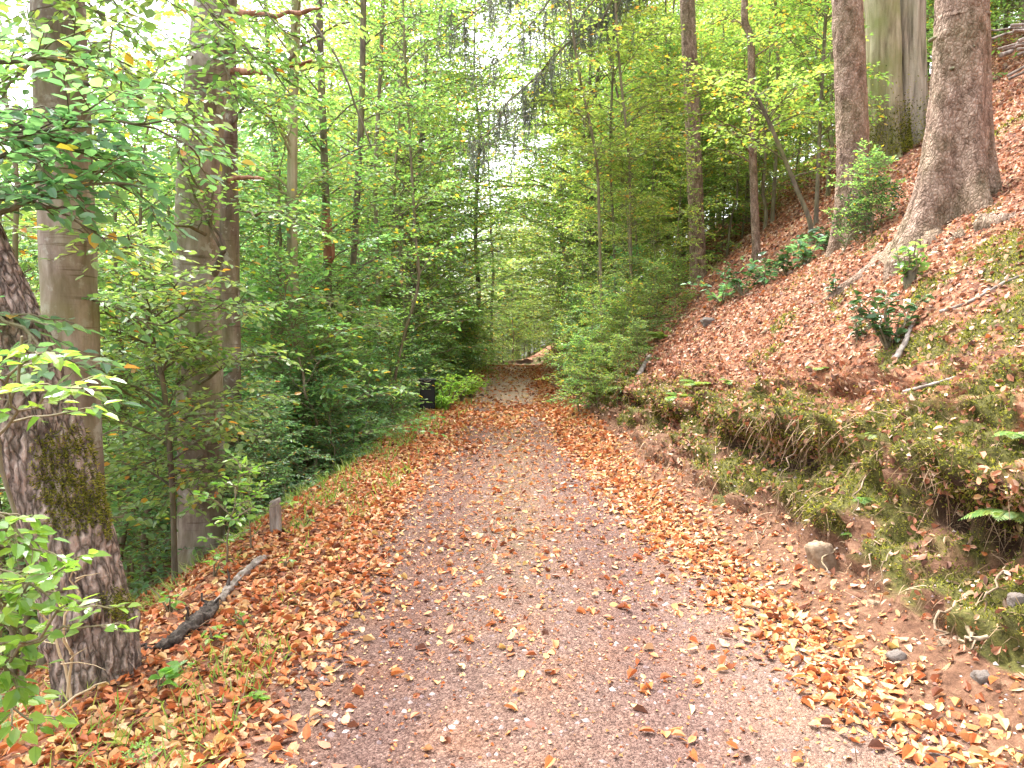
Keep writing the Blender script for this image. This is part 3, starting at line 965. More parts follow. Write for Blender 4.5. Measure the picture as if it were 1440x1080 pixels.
# leaning tree with furrowed bark, lower left
def leaning_tree():
    Y = 3.6
    pix = [(160, 1075), (143, 1000), (130, 900), (105, 790), (82, 700), (46, 580), (2, 460), (-44, 350), (-95, 230), (-140, 90), (-190, -150)]
    pts = np.array([at(px, py, Y + .05 * i) for i, (px, py) in enumerate(pix)])
    b = pts[1]
    zg = float(hz(b[0], b[1]))
    o = np.array([b[0], b[1], zg])
    root = empty('leaning_tree', o)
    pts = np.vstack([pts[0] - [0, 0, .35], pts]) - o
    n, ns = 420, 150
    P = spline(pts, n)
    s = np.concatenate([[0], np.cumsum(np.linalg.norm(np.diff(P, axis=0), axis=1))])
    rr = np.interp(s, [0, .3, .6, 1.0, 1.7, 2.4, 4], [.285, .235, .205, .2, .207, .19, .15])
    th = np.linspace(0, 2 * math.pi, ns, endpoint=False)[None, :]
    S = s[:, None]
    cx, cy = np.cos(th), np.sin(th)
    wx = (fbm(cx * 3, cy * 3, S * 3, 401, 3) - .5) * .5
    f1 = vn(cx * 5.2 + wx * 3, cy * 5.2 + wx * 3, S * 4.2 + wx, 403)
    f2 = vn(cx * 11 + wx * 4, cy * 11, S * 9 + wx * 2, 405)
    furrow = -np.abs(f1 - .5) * 2
    ridge = 1 - np.clip(np.abs(f1 - .5) / .13, 0, 1)
    ridge2 = 1 - np.clip(np.abs(f2 - .5) / .12, 0, 1)
    lump = (fbm(cx * 1.4, cy * 1.4, S * 2.2, 409, 3) - .5)
    fl = np.exp(-np.maximum(S - .35, 0) / .22) * .05 * np.cos(th * 4 + 1)
    dsp = -.020 * ridge - .010 * ridge2 + .05 * lump + fl + .012 * (fbm(cx * 20, cy * 20, S * 25, 411, 2) - .5)
    # collar-like scar across the lower trunk
    dsp = dsp + .03 * np.exp(-((S - 1.05 - .05 * np.sin(th * 2)) / .05) ** 2) * (vn(cx * 6, cy * 6, S * 4, 77) > .35)
    mb = MB()
    tube(mb, P, rr, ns, disp=dsp)
    tk = mb.build('trunk', M['bark_rough'], root)
    # mossy patches on the right-hand side
    T = nrm(np.gradient(P, axis=0))
    A = nrm(np.cross(T, np.array([1.0, 0, 0])))
    B = np.cross(T, A)
    mo = MB()
    C = np.cos(th)[..., None] * A[:, None] + np.sin(th)[..., None] * B[:, None]
    V = P[:, None] + C * (rr[:, None] + dsp)[..., None]
    fac = C @ nrm(np.array([.86, -.5, .0]))
    up = C @ nrm(np.array([.3, -.95, 0]))
    wz = V[..., 2] + o[2]
    m1 = np.exp(-((wz - .95) / .24) ** 2) + .75 * np.exp(-((wz - .33) / .09) ** 2)
    ms = m1 * sstep(.35, .95, fac) * sstep(.3, .68, fbm(V[..., 0] * 9, V[..., 1] * 9, V[..., 2] * 7, 413) + .06)
    ii, jj = np.nonzero(ms > .12 + .5 * R.random(ms.shape))
    rep = R.integers(0, len(ii), 7000)
    ii, jj = ii[rep], jj[rep]
    nn = C[ii, jj]
    AA = nrm(nn * .5 + R.normal(size=nn.shape) * .5 + np.array([0, 0, -.2]))
    SS, _ = tangent(AA)
    leaves(mo, V[ii, jj] + R.normal(size=nn.shape) * .004 - nn * .003, AA, SS, R.uniform(.012, .03, len(ii)), R.uniform(.004, .008, len(ii)), 0, False)
    m = mo.build('moss_patch', M['moss'], tk, smooth=False)
    m['label'] = 'olive moss on the path side of the leaning trunk'
    # bare suckers at the foot
    for (a, b2) in (((95, 980), (108, 790)), ((100, 985), (62, 850)), ((60, 1020), (150, 960))):
        p0, p1 = at(*a, 3.33) - o, at(*b2, 3.3) - o
        sb = MB()
        tube(sb, arc(p0, p1, .02, 8, .02), np.linspace(.008, .003, 8), 5)
        for k in range(5):
            q = p0 + (p1 - p0) * R.uniform(.2, .95)
            tube(sb, arc(q, q + R.normal(size=3) * np.array([.08, .05, .06]) + [0, 0, .04], 0, 4, .05), [.004, .003, .002, .001], 4)
        sb.build('sucker', M['bark_pale'], root)
    # leafy boughs that reach in from the left
    for (q0, q1, sag) in ((at(-60, 330, 3.9), at(215, 268, 4.3), .12), (at(-90, 240, 3.9), at(300, 215, 4.7), .2),
                          (at(-60, 430, 3.8), at(130, 560, 3.5), .1), (at(-100, 120, 4.0), at(190, 120, 4.8), .15), (at(-90, 160, 4.0), at(230, 320, 4.9), .2), (at(-70, 280, 3.9), at(150, 340, 4.2), .1), (at(-70, 250, 4.2), at(190, 210, 4.5), .1), (at(-60, 300, 4.3), at(230, 250, 4.7), .12), (at(-80, 200, 4.1), at(170, 250, 4.4), .14), (at(-80, 190, 3.9), at(120, 300, 4.1), .12)):
        cb = MB()
        Pb = arc(q0 - o, q1 - o, sag, 9, .015)
        leafy_bough(cb, Pb, .016, R, 5, .4, twig_sp=.11, twig_len=.32, leaf_sp=.048, leafL=.085, start=.15, near=True, hang=.12, flat=.35)
        cb.build('bough', [M['bark_dark'], M['leaf_cool']], root, smooth=False)
    tag(root, 'leaning tree with deeply furrowed bark and moss patches beside the path', 'tree')


leaning_tree()


def beech(name, pix, Y, r, label, seed, r_top=.8, bark='bark_beech', boughs=(), stubs=(), leafm='leaf_green', flare=1.25, ns=40, leafkw=None, flutes=.05, ext=True):
    pts = [at(px, py, Y) for px, py in pix]
    b = pts[0].copy()
    zg = float(hz(b[0], b[1]))
    o = np.array([b[0], b[1], zg])
    root = empty(name, o)
    if ext:   # carry the trunk on above the picture
        top = pts[-1] + (pts[-1] - pts[-2]) / max((pts[-1] - pts[-2])[2], .1) * 3.0
        pts.append(top)
    pts = [np.array([b[0], b[1], min(zg, b[2]) - .5])] + pts
    n = 120
    P = spline(np.array(pts) - o, n)
    hgt = P[:, 2] - P[:, 2].min() - .5
    rr = np.linspace(r, r * r_top, n) * (1 + (flare - 1) * np.exp(-np.maximum(hgt, 0) / .35))
    th = np.linspace(0, 2 * math.pi, ns, endpoint=False)[None, :]
    cx, cy = np.cos(th), np.sin(th)
    S = hgt[:, None]
    dsp = r * flutes * 2 * (fbm(cx * 1.3 + seed, cy * 1.3, S * .5, seed, 3) - .5) * 2 + r * .05 * (fbm(cx * 4, cy * 4, S * 5, seed + 3, 3) - .5) * 2
    dsp = dsp + r * .16 * np.exp(-np.maximum(S, 0) / .3) * np.cos(th * 5 + seed)
    mb = MB()
    tube(mb, P, rr, ns, disp=dsp)
    tk = mb.build('trunk', M[bark], root)
    for (q0, q1, sag, mt, rd) in stubs:
        sb = MB()
        Pb = arc(np.asarray(q0) - o, np.asarray(q1) - o, sag, 10, .008)
        Pb = spline(Pb, 40)
        tube(sb, Pb, np.linspace(rd, rd * .4, 40) * (.85 + .3 * vn(np.linspace(0, 7, 40), seed)), 9, disp=(fbm(np.arange(9)[None, :] * .7, np.arange(40)[:, None] * .35, 0, seed) - .5) * rd * .4)
        sb.build('dead_branch', M[mt], tk)
    kw = dict(twig_sp=.12, twig_len=.48, leaf_sp=.05, leafL=.082, hang=.2)
    kw.update(leafkw or {})
    for (q0, q1, sag) in boughs:
        cb = MB()
        Pb = arc(np.asarray(q0) - o, np.asarray(q1) - o, sag, 9, .02)
        leafy_bough(cb, Pb, .02, R, 6, **kw)
        cb.build('bough', [M['bark_dark'], M[leafm]], root, smooth=False)
    tag(root, label, 'tree')
    return root


beech('beech_tree', [(118, 1000), (112, 800), (103, 600), (96, 400), (90, 250), (84, 100), (80, -30)], 6.0, .215, 'smooth grey beech trunk standing just behind the leaning tree', 11, r_top=.83,
      boughs=[(at(90, -60, 6), at(330, 60, 5.2), .3), (at(85, -120, 6), at(260, 30, 4.9), .2), (at(92, -80, 6), at(-40, 60, 5.4), .2),
              (at(92, 330, 6), at(215, 352, 5.6), -.04), (at(88, -150, 6), at(420, -30, 5.8), .3), (at(88, 60, 6.0), at(250, 150, 5.4), .1), (at(88, -40, 6), at(170, 110, 5.0), .2), (at(90, 120, 6), at(330, 230, 5.6), .15), (at(86, 30, 6), at(-30, 200, 5.2), .1), (at(88, 420, 6), at(240, 470, 6.4), .05)], leafm='leaf_green')
beech('beech_tree', [(282, 830), (283, 650), (280, 500), (276, 350), (283, 200), (296, 60), (308, -40)], 8.2, .245, 'thick pale beech trunk growing on the left slope beside a darker stem', 23, r_top=.8,
      stubs=[(at(300, 385, 8.0), at(316, 350, 7.8), 0, 'bark_dark', .05), (at(314, 355, 7.8), at(247, 205, 7.6), -.05, 'bark_dark', .016)],
      boughs=[(at(316, 350, 7.8), at(246, 200, 7.5), .02), (at(270, -60, 8), at(420, 70, 7.2), .2), (at(270, 80, 8), at(160, 170, 7.2), .2), (at(285, 120, 8), at(395, 195, 7.4), .15),
              (at(285, 520, 8), at(180, 420, 7.2), .1), (at(290, 330, 8), at(190, 330, 7.3), .08), (at(296, 480, 8), at(245, 500, 7.3), .05), (at(280, 540, 8), at(400, 500, 7.5), .1), (at(280, 20, 8), at(330, 150, 7.0), .2), (at(270, -90, 8), at(500, 40, 7.6), .3), (at(290, 60, 8), at(440, 160, 7.2), .2), (at(285, 620, 8), at(180, 640, 7.2), .1), (at(285, 640, 8), at(230, 720, 7), .1), (at(290, 420, 8), at(350, 440, 7.2), .05)])
beech('beech_tree', [(326, 760), (324, 560), (322, 400), (320, 250), (318, 100), (314, -40)], 9.6, .135, 'dark straight beech stem with broken reddish limbs behind the thick pale beech', 37, r_top=.85, bark='bark_beech_dark',
      stubs=[(at(322, 254, 9.5), at(371, 252, 9.0), .03, 'redwood', .04), (at(322, 98, 9.5), at(442, 82, 9.0), -.08, 'redwood', .042), (at(318, 16, 9.5), at(452, 10, 8.8), -.05, 'redwood', .045),
             (at(430, 22, 8.9), at(522, 205, 8.6), .18, 'bark_dark', .02), (at(395, 96, 9.0), at(500, 30, 8.7), .1, 'bark_dark', .022)],
      boughs=[(at(326, 300, 9.6), at(430, 320, 8.6), .1), (at(322, 180, 9.6), at(400, 130, 8.8), .1)])

# slender trees in the left thicket
def bl(pix, Y, k, spread, dy=.6, leanz=.12):
    out = []
    for _ in range(int(k * 1.5)):
        t = R.uniform(0, len(pix) - 1.001)
        i = int(t)
        f = t - i
        px = pix[i][0] + (pix[i + 1][0] - pix[i][0]) * f
        py = pix[i][1] + (pix[i + 1][1] - pix[i][1]) * f
        p = at(px, py, Y)
        a = R.uniform(0, 6.28)
        ln = spread * R.uniform(.6, 1.2)
        out.append((p, p + np.array([math.cos(a) * ln, math.sin(a) * ln * dy - .2, ln * R.uniform(.0, .5)]), leanz * ln))
    return out


def slim(pix, Y, r, bark, label, k=14, spread=1.4, **kw):
    return stem_tree('slender_tree', pix, Y, r, bark, label, boughs=bl(pix[1:], Y, k, spread), **kw)


slim([(424, 690), (430, 560), (414, 430), (411, 300), (412, 160), (418, -40)], 12, .095, 'bark_mossy', 'slender mossy tree with a slight bend rising between the beeches and the dark split stem', 16, 1.6)
p460 = [(470, 640), (466, 500), (461, 380), (458, 270), (452, 120), (447, -40)]
t460, o460 = slim(p460, 13.5, .075, 'bark_dark', 'dark slim tree with a torn reddish wound halfway up its stem', 14, 1.6)
wb = MB()
tube(wb, spline(np.array([at(464, 372, 13.4), at(461, 335, 13.38), at(458, 296, 13.4)]) - o460, 14), np.array([.03, .06, .085, .09, .09, .1, .09, .09, .085, .09, .08, .07, .05, .02]), 9, disp=R.normal(size=(14, 9)) * .012)
wb.build('bark_wound', M['redwood'], [c for c in t460.children if c.name.startswith('trunk')][0])
slim([(484, 620), (486, 500), (496, 380), (503, 260), (508, 160), (512, -30)], 14.5, .07, 'bark_dark', 'dark slim tree leaning slightly right of the wounded stem', 14, 1.7)
slim([(552, 560), (566, 480), (588, 400), (584, 330), (579, 240), (570, 90), (566, -30)], 15, .03, 'bark_sapling', 'thin kinked stem leaning over the bushes near the black bin', 14, 1.5)
slim([(384, 660), (388, 480), (392, 300), (380, 140), (372, -40)], 15.5, .06, 'bark_dark', 'thin dark stem showing between the dark beech and the bent mossy tree', 14, 1.6)
slim([(536, 600), (532, 420), (528, 250), (535, 100), (540, -40)], 19, .06, 'bark_sapling', 'thin grey green stem behind the pale kinked stem', 14, 1.8, leafm='leaf_yellow')
slim([(246, 830), (243, 700), (236, 600), (226, 520), (200, 430)], 7.0, .028, 'bark_dark', 'small dark stemmed sapling in front of the thick pale beech', 18, 1.0, leafkw=dict(twig_sp=.1, twig_len=.36, leaf_sp=.045, leafL=.075))

# ---- right: spruces, twin beech --------------------------------------------------
def spruce(pix, Y, r, label, seed, r_top=.78, flare=1.7, roots=0, fdec=.42, ns=64, n=260, name='spruce_tree'):
    pts = [at(px, py, Y) for px, py in pix]
    b = pts[0].copy()
    zg = float(hz(b[0], b[1]))
    o = np.array([b[0], b[1], zg])
    root = empty(name, o)
    pts.append(pts[-1] + (pts[-1] - pts[-2]) / max((pts[-1] - pts[-2])[2], .1) * 4)
    pts = [np.array([b[0], b[1], min(zg, b[2]) - .9])] + pts
    P = spline(np.array(pts) - o, n)
    hgt = (P[:, 2])
    th = np.linspace(0, 2 * math.pi, ns, endpoint=False)[None, :]
    cx, cy = np.cos(th), np.sin(th)
    S = hgt[:, None]
    rr = np.linspace(r * 1.03, r * r_top, n)
    fl = np.exp(-np.maximum(S + .15, -.3) / fdec)
    lob = .55 + .45 * np.cos(th * 5 + seed) + .4 * (vn(cx * 2 + seed, cy * 2, 0, seed) - .5)
    dsp = r * (flare - 1) * fl * lob
    pl = vn(cx * r * 22, cy * r * 22, S * 11, seed + 1)
    dsp = dsp + .028 * (fbm(cx * r * 14, cy * r * 14, S * 6, seed + 2, 4) - .5) + .02 * (np.clip(pl, .3, .7) - .5) + r * .12 * (fbm(cx + 5, cy, S * .6, seed + 5, 2) - .5)
    mb = MB()
    tube(mb, P, rr, ns, disp=dsp)
    tk = mb.build('trunk', M['bark_spruce'], root)
    return root, o, tk


rt, o_, tk1 = spruce([(1343, 345), (1345, 260), (1349, 150), (1352, 40), (1353, -40)], 8.0, .272, 'huge scaly spruce trunk with flared roots on the right hillside', 3, r_top=.84, flare=2.25, fdec=.62)


def root_limb(parent, o, pix, Y0, Y1, r0, r1, name='root', mt='bark_spruce', lift=-.045):
    n = len(pix)
    pts = []
    for i, (px, py) in enumerate(pix):
        Y = Y0 + (Y1 - Y0) * i / (n - 1)
        p = at(px, py, Y)
        # slide along the view ray to the ground
        ray = p - np.array([0, 0, CAMZ])
        ts = np.linspace(.5, 1.6, 300)
        q = np.array([0, 0, CAMZ]) + ray[None] * ts[:, None]
        gap = q[:, 2] - hz(q[:, 0], q[:, 1])
        k = np.argmax(gap < 0)
        pts.append(q[k] + np.array([0, 0, lift]) if gap[k] < 0 else p)
    P = spline(np.array(pts), 26) - o
    mb = MB()
    tube(mb, P, np.linspace(r0, r1, 26), 9, disp=R.normal(size=(26, 9)) * r0 * .12)
    return mb.build(name, M[mt], parent)


root_limb(tk1, o_, [(1300, 318), (1265, 345), (1215, 385), (1150, 430), (1090, 470)], 8, 8, .16, .02)
root_limb(tk1, o_, [(1320, 330), (1300, 350), (1255, 365), (1235, 380)], 8, 8, .13, .03)
root_limb(tk1, o_, [(1385, 312), (1410, 306), (1440, 300)], 8, 8, .12, .04)
root_limb(tk1, o_, [(1360, 325), (1335, 340), (1310, 352)], 8, 8, .09, .03)
for (px, py) in ((1328, 40), (1350, 90), (1372, 130), (1338, 180), (1382, 62), (1340, 240)):
    p = at(1349 + (px - 1349) * .75, py, 7.69) - o_
    mb = MB()
    p = p + np.array([0, .05 + 2.2 * (p[0] - (at(1349, py, 8)[0] - o_[0])) ** 2, 0])
    tube(mb, [p + [0, .1, 0], p + [0, .0, 0], p + [0, -.025, -.008]], [.022, .018, .008], 7)
    mb.build('knot', M['bark_dark'], tk1)
tag(rt, 'huge scaly spruce trunk with flared roots on the right hillside', 'tree')

rt2, o2, tk2 = spruce([(1196, 345), (1199, 250), (1197, 140), (1193, 40), (1191, -40)], 10.6, .215, '', 5, r_top=.86, flare=1.6)
tag(rt2, 'medium spruce trunk rising behind a leafy sprig left of the twin beech', 'tree')
root_limb(tk2, o2, [(1190, 330), (1170, 352), (1120, 370)], 10.6, 10.6, .10, .02)
rt3, o3, _ = spruce([(982, 402), (978, 280), (973, 150), (967, 20), (965, -40)], 18.5, .19, '', 8, r_top=.82, flare=1.35, ns=32, n=140)
tag(rt3, 'slim straight spruce with drooping grey boughs over the path', 'tree')


def twin():
    """two stems grown together, fluted bark"""
    Y = 15.2
    b = at(1262, 205, Y)
    zg = float(hz(b[0], b[1]))
    o = np.array([b[0], b[1], zg])
    root = empty('twin_beech', o)
    for pix, r, sd in (([(1246, 215), (1244, 120), (1242, 40), (1236, -40)], .31, 3), ([(1284, 200), (1282, 120), (1279, 40), (1280, -40)], .29, 9)):
        pts = [at(px, py, Y + (.1 if sd == 9 else 0)) for px, py in pix]
        pts.append(pts[-1] + (pts[-1] - pts[-2]) * 2)
        pts = [pts[0] - [0, 0, 1.2]] + pts
        P = spline(np.array(pts) - o, 120)
        ns = 56
        th = np.linspace(0, 2 * math.pi, ns, endpoint=False)[None, :]
        cx, cy = np.cos(th), np.sin(th)
        S = P[:, 2:3]
        dsp = r * .30 * (vn(cx * 2.6 + sd, cy * 2.6, S * .35, sd) - .5) + r * .12 * (fbm(cx * 6, cy * 6, S * 1.4, sd + 1, 3) - .5)
        dsp = dsp + r * .5 * np.exp(-np.maximum(S + .1, -.4) / .5) * (.6 + .5 * np.cos(th * 5 + sd))
        mb = MB()
        tube(mb, P, np.linspace(r, r * .92, 120), ns, disp=dsp)
        mb.build('trunk', M['bark_mossy' if sd == 3 else 'bark_fluted'], root)
    mo = MB()
    n = 4000
    a = R.uniform(math.pi, 2 * math.pi, n)
    h = np.abs(R.normal(size=n)) * .45
    ctr = np.where((R.random(n) < .55)[:, None], at(1246, 205, Y), at(1284, 200, Y)) - o
    rad = .31 * (1.12 + .5 * np.exp(-h / .4))
    Pm = ctr + np.stack([np.cos(a) * rad, np.sin(a) * rad, h - .25], 1)
    nn = np.stack([np.cos(a), np.sin(a), 0 * a + .2], 1)
    AA = nrm(nn + R.normal(size=nn.shape) * .6)
    SS, _ = tangent(AA)
    leaves(mo, Pm, AA, SS, .05, .02, 0, False)
    mo.build('moss_patch', M['moss'], root, smooth=False)
    tag(root, 'twin stemmed fluted beech with mossy foot behind the spruces', 'tree')


twin()


def needle_bough(parent, o, q0, q1, sag, hangl=(.3, .9), k=60, dens=70, spread=.5, nl=.075):
    mb = MB()
    Pb = arc(np.asarray(q0) - o, np.asarray(q1) - o, sag, 14, .008)
    tube(mb, Pb, np.linspace(.05, .010, 14), 5, 0, cap=False)
    Lp, La, Ln = [], [], []
    for i in range(k):
        t = R.uniform(.12, 1)
        j = min(int(t * 13), 12)
        p = Pb[j] + (Pb[j + 1] - Pb[j]) * (t * 13 - j)
        side = np.array([R.normal() * spread, R.normal() * spread, R.normal() * .1])
        q = p + side * R.uniform(.3, 1)
        tube(mb, np.stack([p, (p + q) / 2 + [0, 0, .03], q]), [.008, .005, .003], 3, 0, cap=False)
        for m_ in range(4):
            f = R.random()
            s = p + (q - p) * f
            ln = R.uniform(*hangl) * (.45 + .55 * t)
            e = s + np.array([R.normal() * .06, R.normal() * .06, -ln])
            tube(mb, np.stack([s, e]), [.004, .002], 3, 0, cap=False)
            kk = int(dens * ln)
            tt = R.random(kk)[:, None]
            Lp.append(s + (e - s) * tt)
            La.append(nrm(np.array([0, 0, -1.0]) + R.normal(size=(kk, 3)) * .5))
            Ln.append(R.normal(size=(kk, 3)))
    Lp, La, Ln = map(np.concatenate, (Lp, La, Ln))
    leaves(mb, Lp, La, Ln, nl * R.uniform(.7, 1.3, len(Lp)), nl * .2, 1, False)
    mb.build('bough', [M['bark_dark'], M['needle']], parent, smooth=False)


needle_bough(rt3, o3, at(966, -60, 18.4), at(662, 206, 14.5), .4, k=130, hangl=(.25, .85), dens=36, spread=.9, nl=.085)
needle_bough(rt3, o3, at(966, -160, 18.4), at(640, 40, 15.0), .5, k=120, hangl=(.3, 1.0), dens=34, spread=1.0, nl=.085)
needle_bough(rt3, o3, at(966, -120, 18.4), at(690, 90, 15.8), .5, k=90, hangl=(.3, .8), dens=32, spread=.8, nl=.085)
needle_bough(rt3, o3, at(965, -120, 18.4), at(790, 60, 15.5), .3, k=50, hangl=(.2, .6), dens=32)

# slim trees and saplings, right side
def slimr(pix, Y, r, label, k=12, spread=1.3, bark='bark_sapling', leafm='leaf_yellow', **kw):
    return stem_tree('slender_tree', pix, Y, r, bark, label, boughs=bl(pix[1:], Y, k, spread), leafm=leafm, **kw)


slimr([(1064, 372), (1060, 260), (1057, 150), (1056, 60), (1047, 25), (1050, -40)], 15.5, .085, 'slim brown tree with a kink near its top left of the medium spruce', 14, 1.6, bark='bark_spruce')
slimr([(1140, 318), (1118, 260), (1085, 180), (1062, 130)], 13, .04, 'dark curved sapling bending left from the slope below the medium spruce', 10, 1.2, bark='bark_dark')
slimr([(1148, 300), (1152, 200), (1158, 80), (1165, -40)], 14.5, .04, 'straight thin sapling close to the left side of the medium spruce', 14, 1.4, bark='bark_dark')
slimr([(1085, 330), (1092, 200), (1094, 90), (1088, -40)], 19, .05, 'thin upright sapling just right of the kinked brown tree', 14, 1.6)
for i, (x0, x1, x2, Y, lb) in enumerate([
        (848, 838, 812, 15.5, 'thin dark sapling at the left edge of the right thicket leaning over the path'),
        (868, 858, 862, 17, 'thin straight sapling above the mossy bank end'),
        (889, 884, 871, 16, 'thin sapling arching left among the right thicket stems'),
        (903, 886, 860, 18, 'thin sapling leaning strongly left beside the slim spruce'),
        (925, 922, 940, 21.5, 'thin sapling leaning right toward the slim spruce'),
        (942, 943, 938, 22.5, 'thin upright sapling directly left of the slim spruce'),
        (1012, 1020, 1018, 22, 'thin upright sapling directly right of the slim spruce')]):
    p0 = G(x0, Y)
    py0 = 460 - (p0[2] - CAMZ) / Y * F
    slimr([(x0, py0), ((x0 + x1) / 2, 330), (x1, 220), (x2, 90), (x2 + (x2 - x1) * .6, -40)], Y, .032, lb, 18, 1.35, bark='bark_dark' if i % 2 else 'bark_sapling')

# ---- filling: young trees, bushes, far trees -------------------------------------
used = []


def ok(x, y, dmin):
    if 10 < y < 19.5 and abs(x / y - .24) < .07:
        return False
    if 9 < y < 16.3 and abs(x / y + .112) < .02:
        return False
    for (a, b) in used:
        if (a - x) ** 2 + (b - y) ** 2 < dmin ** 2:
            return False
    used.append((x, y))
    return True


def zone(n, xf, yf, dmin, fn):
    c = 0
    for _ in range(n * 30):
        if c >= n:
            break
        y = R.uniform(*yf)
        lo, hi = xf(y)
        x = R.uniform(lo, hi)
        if ok(x, y, dmin):
            fn(x, y, float(hz(x, y)))
            c += 1


LT = 'young leafy tree growing in the thicket on the left slope'
def left_near(x, y, z):
    plant(random.choice(['sap_a', 'sap_b']), (x, y, z), LT, 'tree', 'young trees in the left thicket', s=R.uniform(.85, 1.25), leafm=random.choice(['leaf_green', 'leaf_cool', 'leaf_cool']))
def left_mid(x, y, z):
    plant(random.choice(['mid_a', 'mid_b', 'mid_a']), (x, y, z), 'taller leafy tree on the left slope beyond the beech trunks', 'tree', 'trees on the left slope', s=R.uniform(.85, 1.2), name='leafy_tree', leafm=random.choice(['leaf_green', 'leaf_yellow', 'leaf_cool']))
def left_far(x, y, z):
    plant(random.choice(['tall_a', 'tall_b']), (x, y, z), 'tall bright leaved tree far down the left valley side', 'tree', 'tall trees in the left valley', s=R.uniform(.9, 1.25), name='tall_tree', leafm=random.choice(['leaf_yellow', 'leaf_green']))
def right_mid(x, y, z):
    plant(random.choice(['sap_thin', 'sap_b', 'sap_a']), (x, y, z), 'young light green tree in the thicket behind the slim spruce', 'tree', 'young trees in the right thicket', s=R.uniform(.8, 1.2), leafm=random.choice(['leaf_yellow', 'leaf_yellow', 'leaf_green']))
def right_far(x, y, z):
    plant(random.choice(['mid_a', 'mid_b']), (x, y, z), 'light green tree farther up the right hillside', 'tree', 'trees up the right hillside', s=R.uniform(.8, 1.15), name='leafy_tree', leafm='leaf_yellow')
def end_far(x, y, z):
    plant(random.choice(['tall_a', 'tall_b']), (x, y, z), 'tree standing beyond the far end of the path', 'tree', 'trees at the far end', s=R.uniform(.85, 1.2), name='tall_tree', leafm=random.choice(['leaf_yellow', 'leaf_yellow', 'leaf_green']))
def left_bush(x, y, z):
    plant(random.choice(['bush_a', 'bush_b']), (x, y, z), 'low leafy bush along the left edge of the path', 'bush', 'bushes along the left path edge', s=R.uniform(.7, 1.2), name='bush')
def right_bush(x, y, z):
    plant(random.choice(['bush_a', 'bush_b']), (x, y, z), 'low green bush at the end of the right bank', 'bush', 'bushes on the right bank', s=R.uniform(.55, .9), name='bush', leafm=random.choice(['leaf_green', 'leaf_yellow', 'leaf_cool']))


used += [(-3.3, 6), (-3.3, 8.2), (-3.5, 9.6)]
zone(24, lambda y: (xs(y) - 6.5, xs(y) - 1.9), (10, 22), 1.2, left_near)
zone(7, lambda y: (-.62 * y - 1, -.44 * y - .6), (6.5, 10), 1.4, left_near)
zone(24, lambda y: (xs(y) - 14, xs(y) - 2.8 - .09 * np.maximum(y - 14, 0)), (14, 36), 2.0, left_mid)
zone(46, lambda y: (-.8 * y - 2, xs(y) - 6), (24, 62), 2.6, left_far)
for (x_, y_, s_) in ((-.75, 8.2, .5), (-.9, 9.3, .6), (-.6, 10.4, .5), (-1.1, 10.9, .75), (-.6, 11.6, .55), (-1.2, 12.4, .8), (-.6, 13.0, .5), (-1.5, 11.6, .9), (-1.7, 9.9, .85), (-1.4, 13.6, .9), (-1.9, 8.7, .8)):
    y_ = float(y_)
    x_ = float(xs(y_)) + x_
    plant(random.choice(['bush_a', 'bush_b']), (x_, y_, float(hz(x_, y_))), 'low leafy bush along the left edge of the path', 'bush', 'bushes along the left path edge', s=s_, name='bush', leafm='leaf_cool')
zone(40, lambda y: (xs(y) - 2.6, xs(y) - .7), (8.6, 32), .55, left_bush)
zone(34, lambda y: (xr(y) + 2.0, xr(y) + 8.5), (17, 34), 1.0, right_mid)
zone(44, lambda y: (xr(y) + 3.5, xr(y) + 28), (22, 50), 1.9, right_far)
zone(14, lambda y: (xr(y) + .35, xr(y) + 1.8), (13.5, 32), .7, right_bush)
zone(14, lambda y: (xs(y) - 20, xs(y) - 5.5), (40, 78), 3.0, end_far)
zone(16, lambda y: (xr(y) + 4.5, xr(y) + 26), (42, 78), 3.0, end_far)
zone(14, lambda y: (-30, 30), (98, 125), 3.5, end_far)
zone(26, lambda y: (-.85 * y, -.22 * y), (50, 95), 4.0, left_far)

for (px, Y, k, s_, fn) in ((570, 21, 'mid_b', 1.1, left_mid), (560, 30, 'tall_b', 1, left_far), (500, 38, 'tall_a', 1, left_far), (610, 44, 'tall_a', 1.1, left_far),
                           (800, 31, 'mid_b', 1, right_far), (835, 26, 'mid_b', 1, right_far), (880, 38, 'mid_a', 1.2, right_far), (785, 40, 'tall_a', .9, right_far)):
    p = G(px, Y)
    fn(p[0], p[1], p[2])
RT = np.random.default_rng(77)
for (px, Y, k, s_) in ((800, 19, 'sap_thin', .6), (838, 18, 'sap_thin', .75), (872, 17.5, 'sap_thin', .6), (893, 15.5, 'sap_a', .5), (925, 15.8, 'sap_b', .36),
                       (942, 17.2, 'sap_a', .55), (785, 23, 'sap_thin', .7), (810, 25, 'sap_b', .7), (845, 22, 'sap_a', .8), (880, 20.5, 'sap_b', .75), (915, 21, 'sap_thin', .9), (955, 20.5, 'sap_a', .8), (832, 14.6, 'sap_a', .36), (1020, 20, 'sap_thin', .8), (1040, 21.5, 'sap_a', .7)):
    p = G(px, Y)
    plant(k, p, 'young light green tree in the thicket behind the slim spruce' if Y > 19.6 else 'small light green tree crowding the end of the right bank left of the slim spruce', 'tree',
          'young trees in the right thicket' if Y > 19.6 else 'small trees at the end of the right bank', s=s_, leafm='leaf_yellow' if RT.random() < .85 else 'leaf_green', rz=float(RT.uniform(0, 6.28)), tilt=(0, -.12))
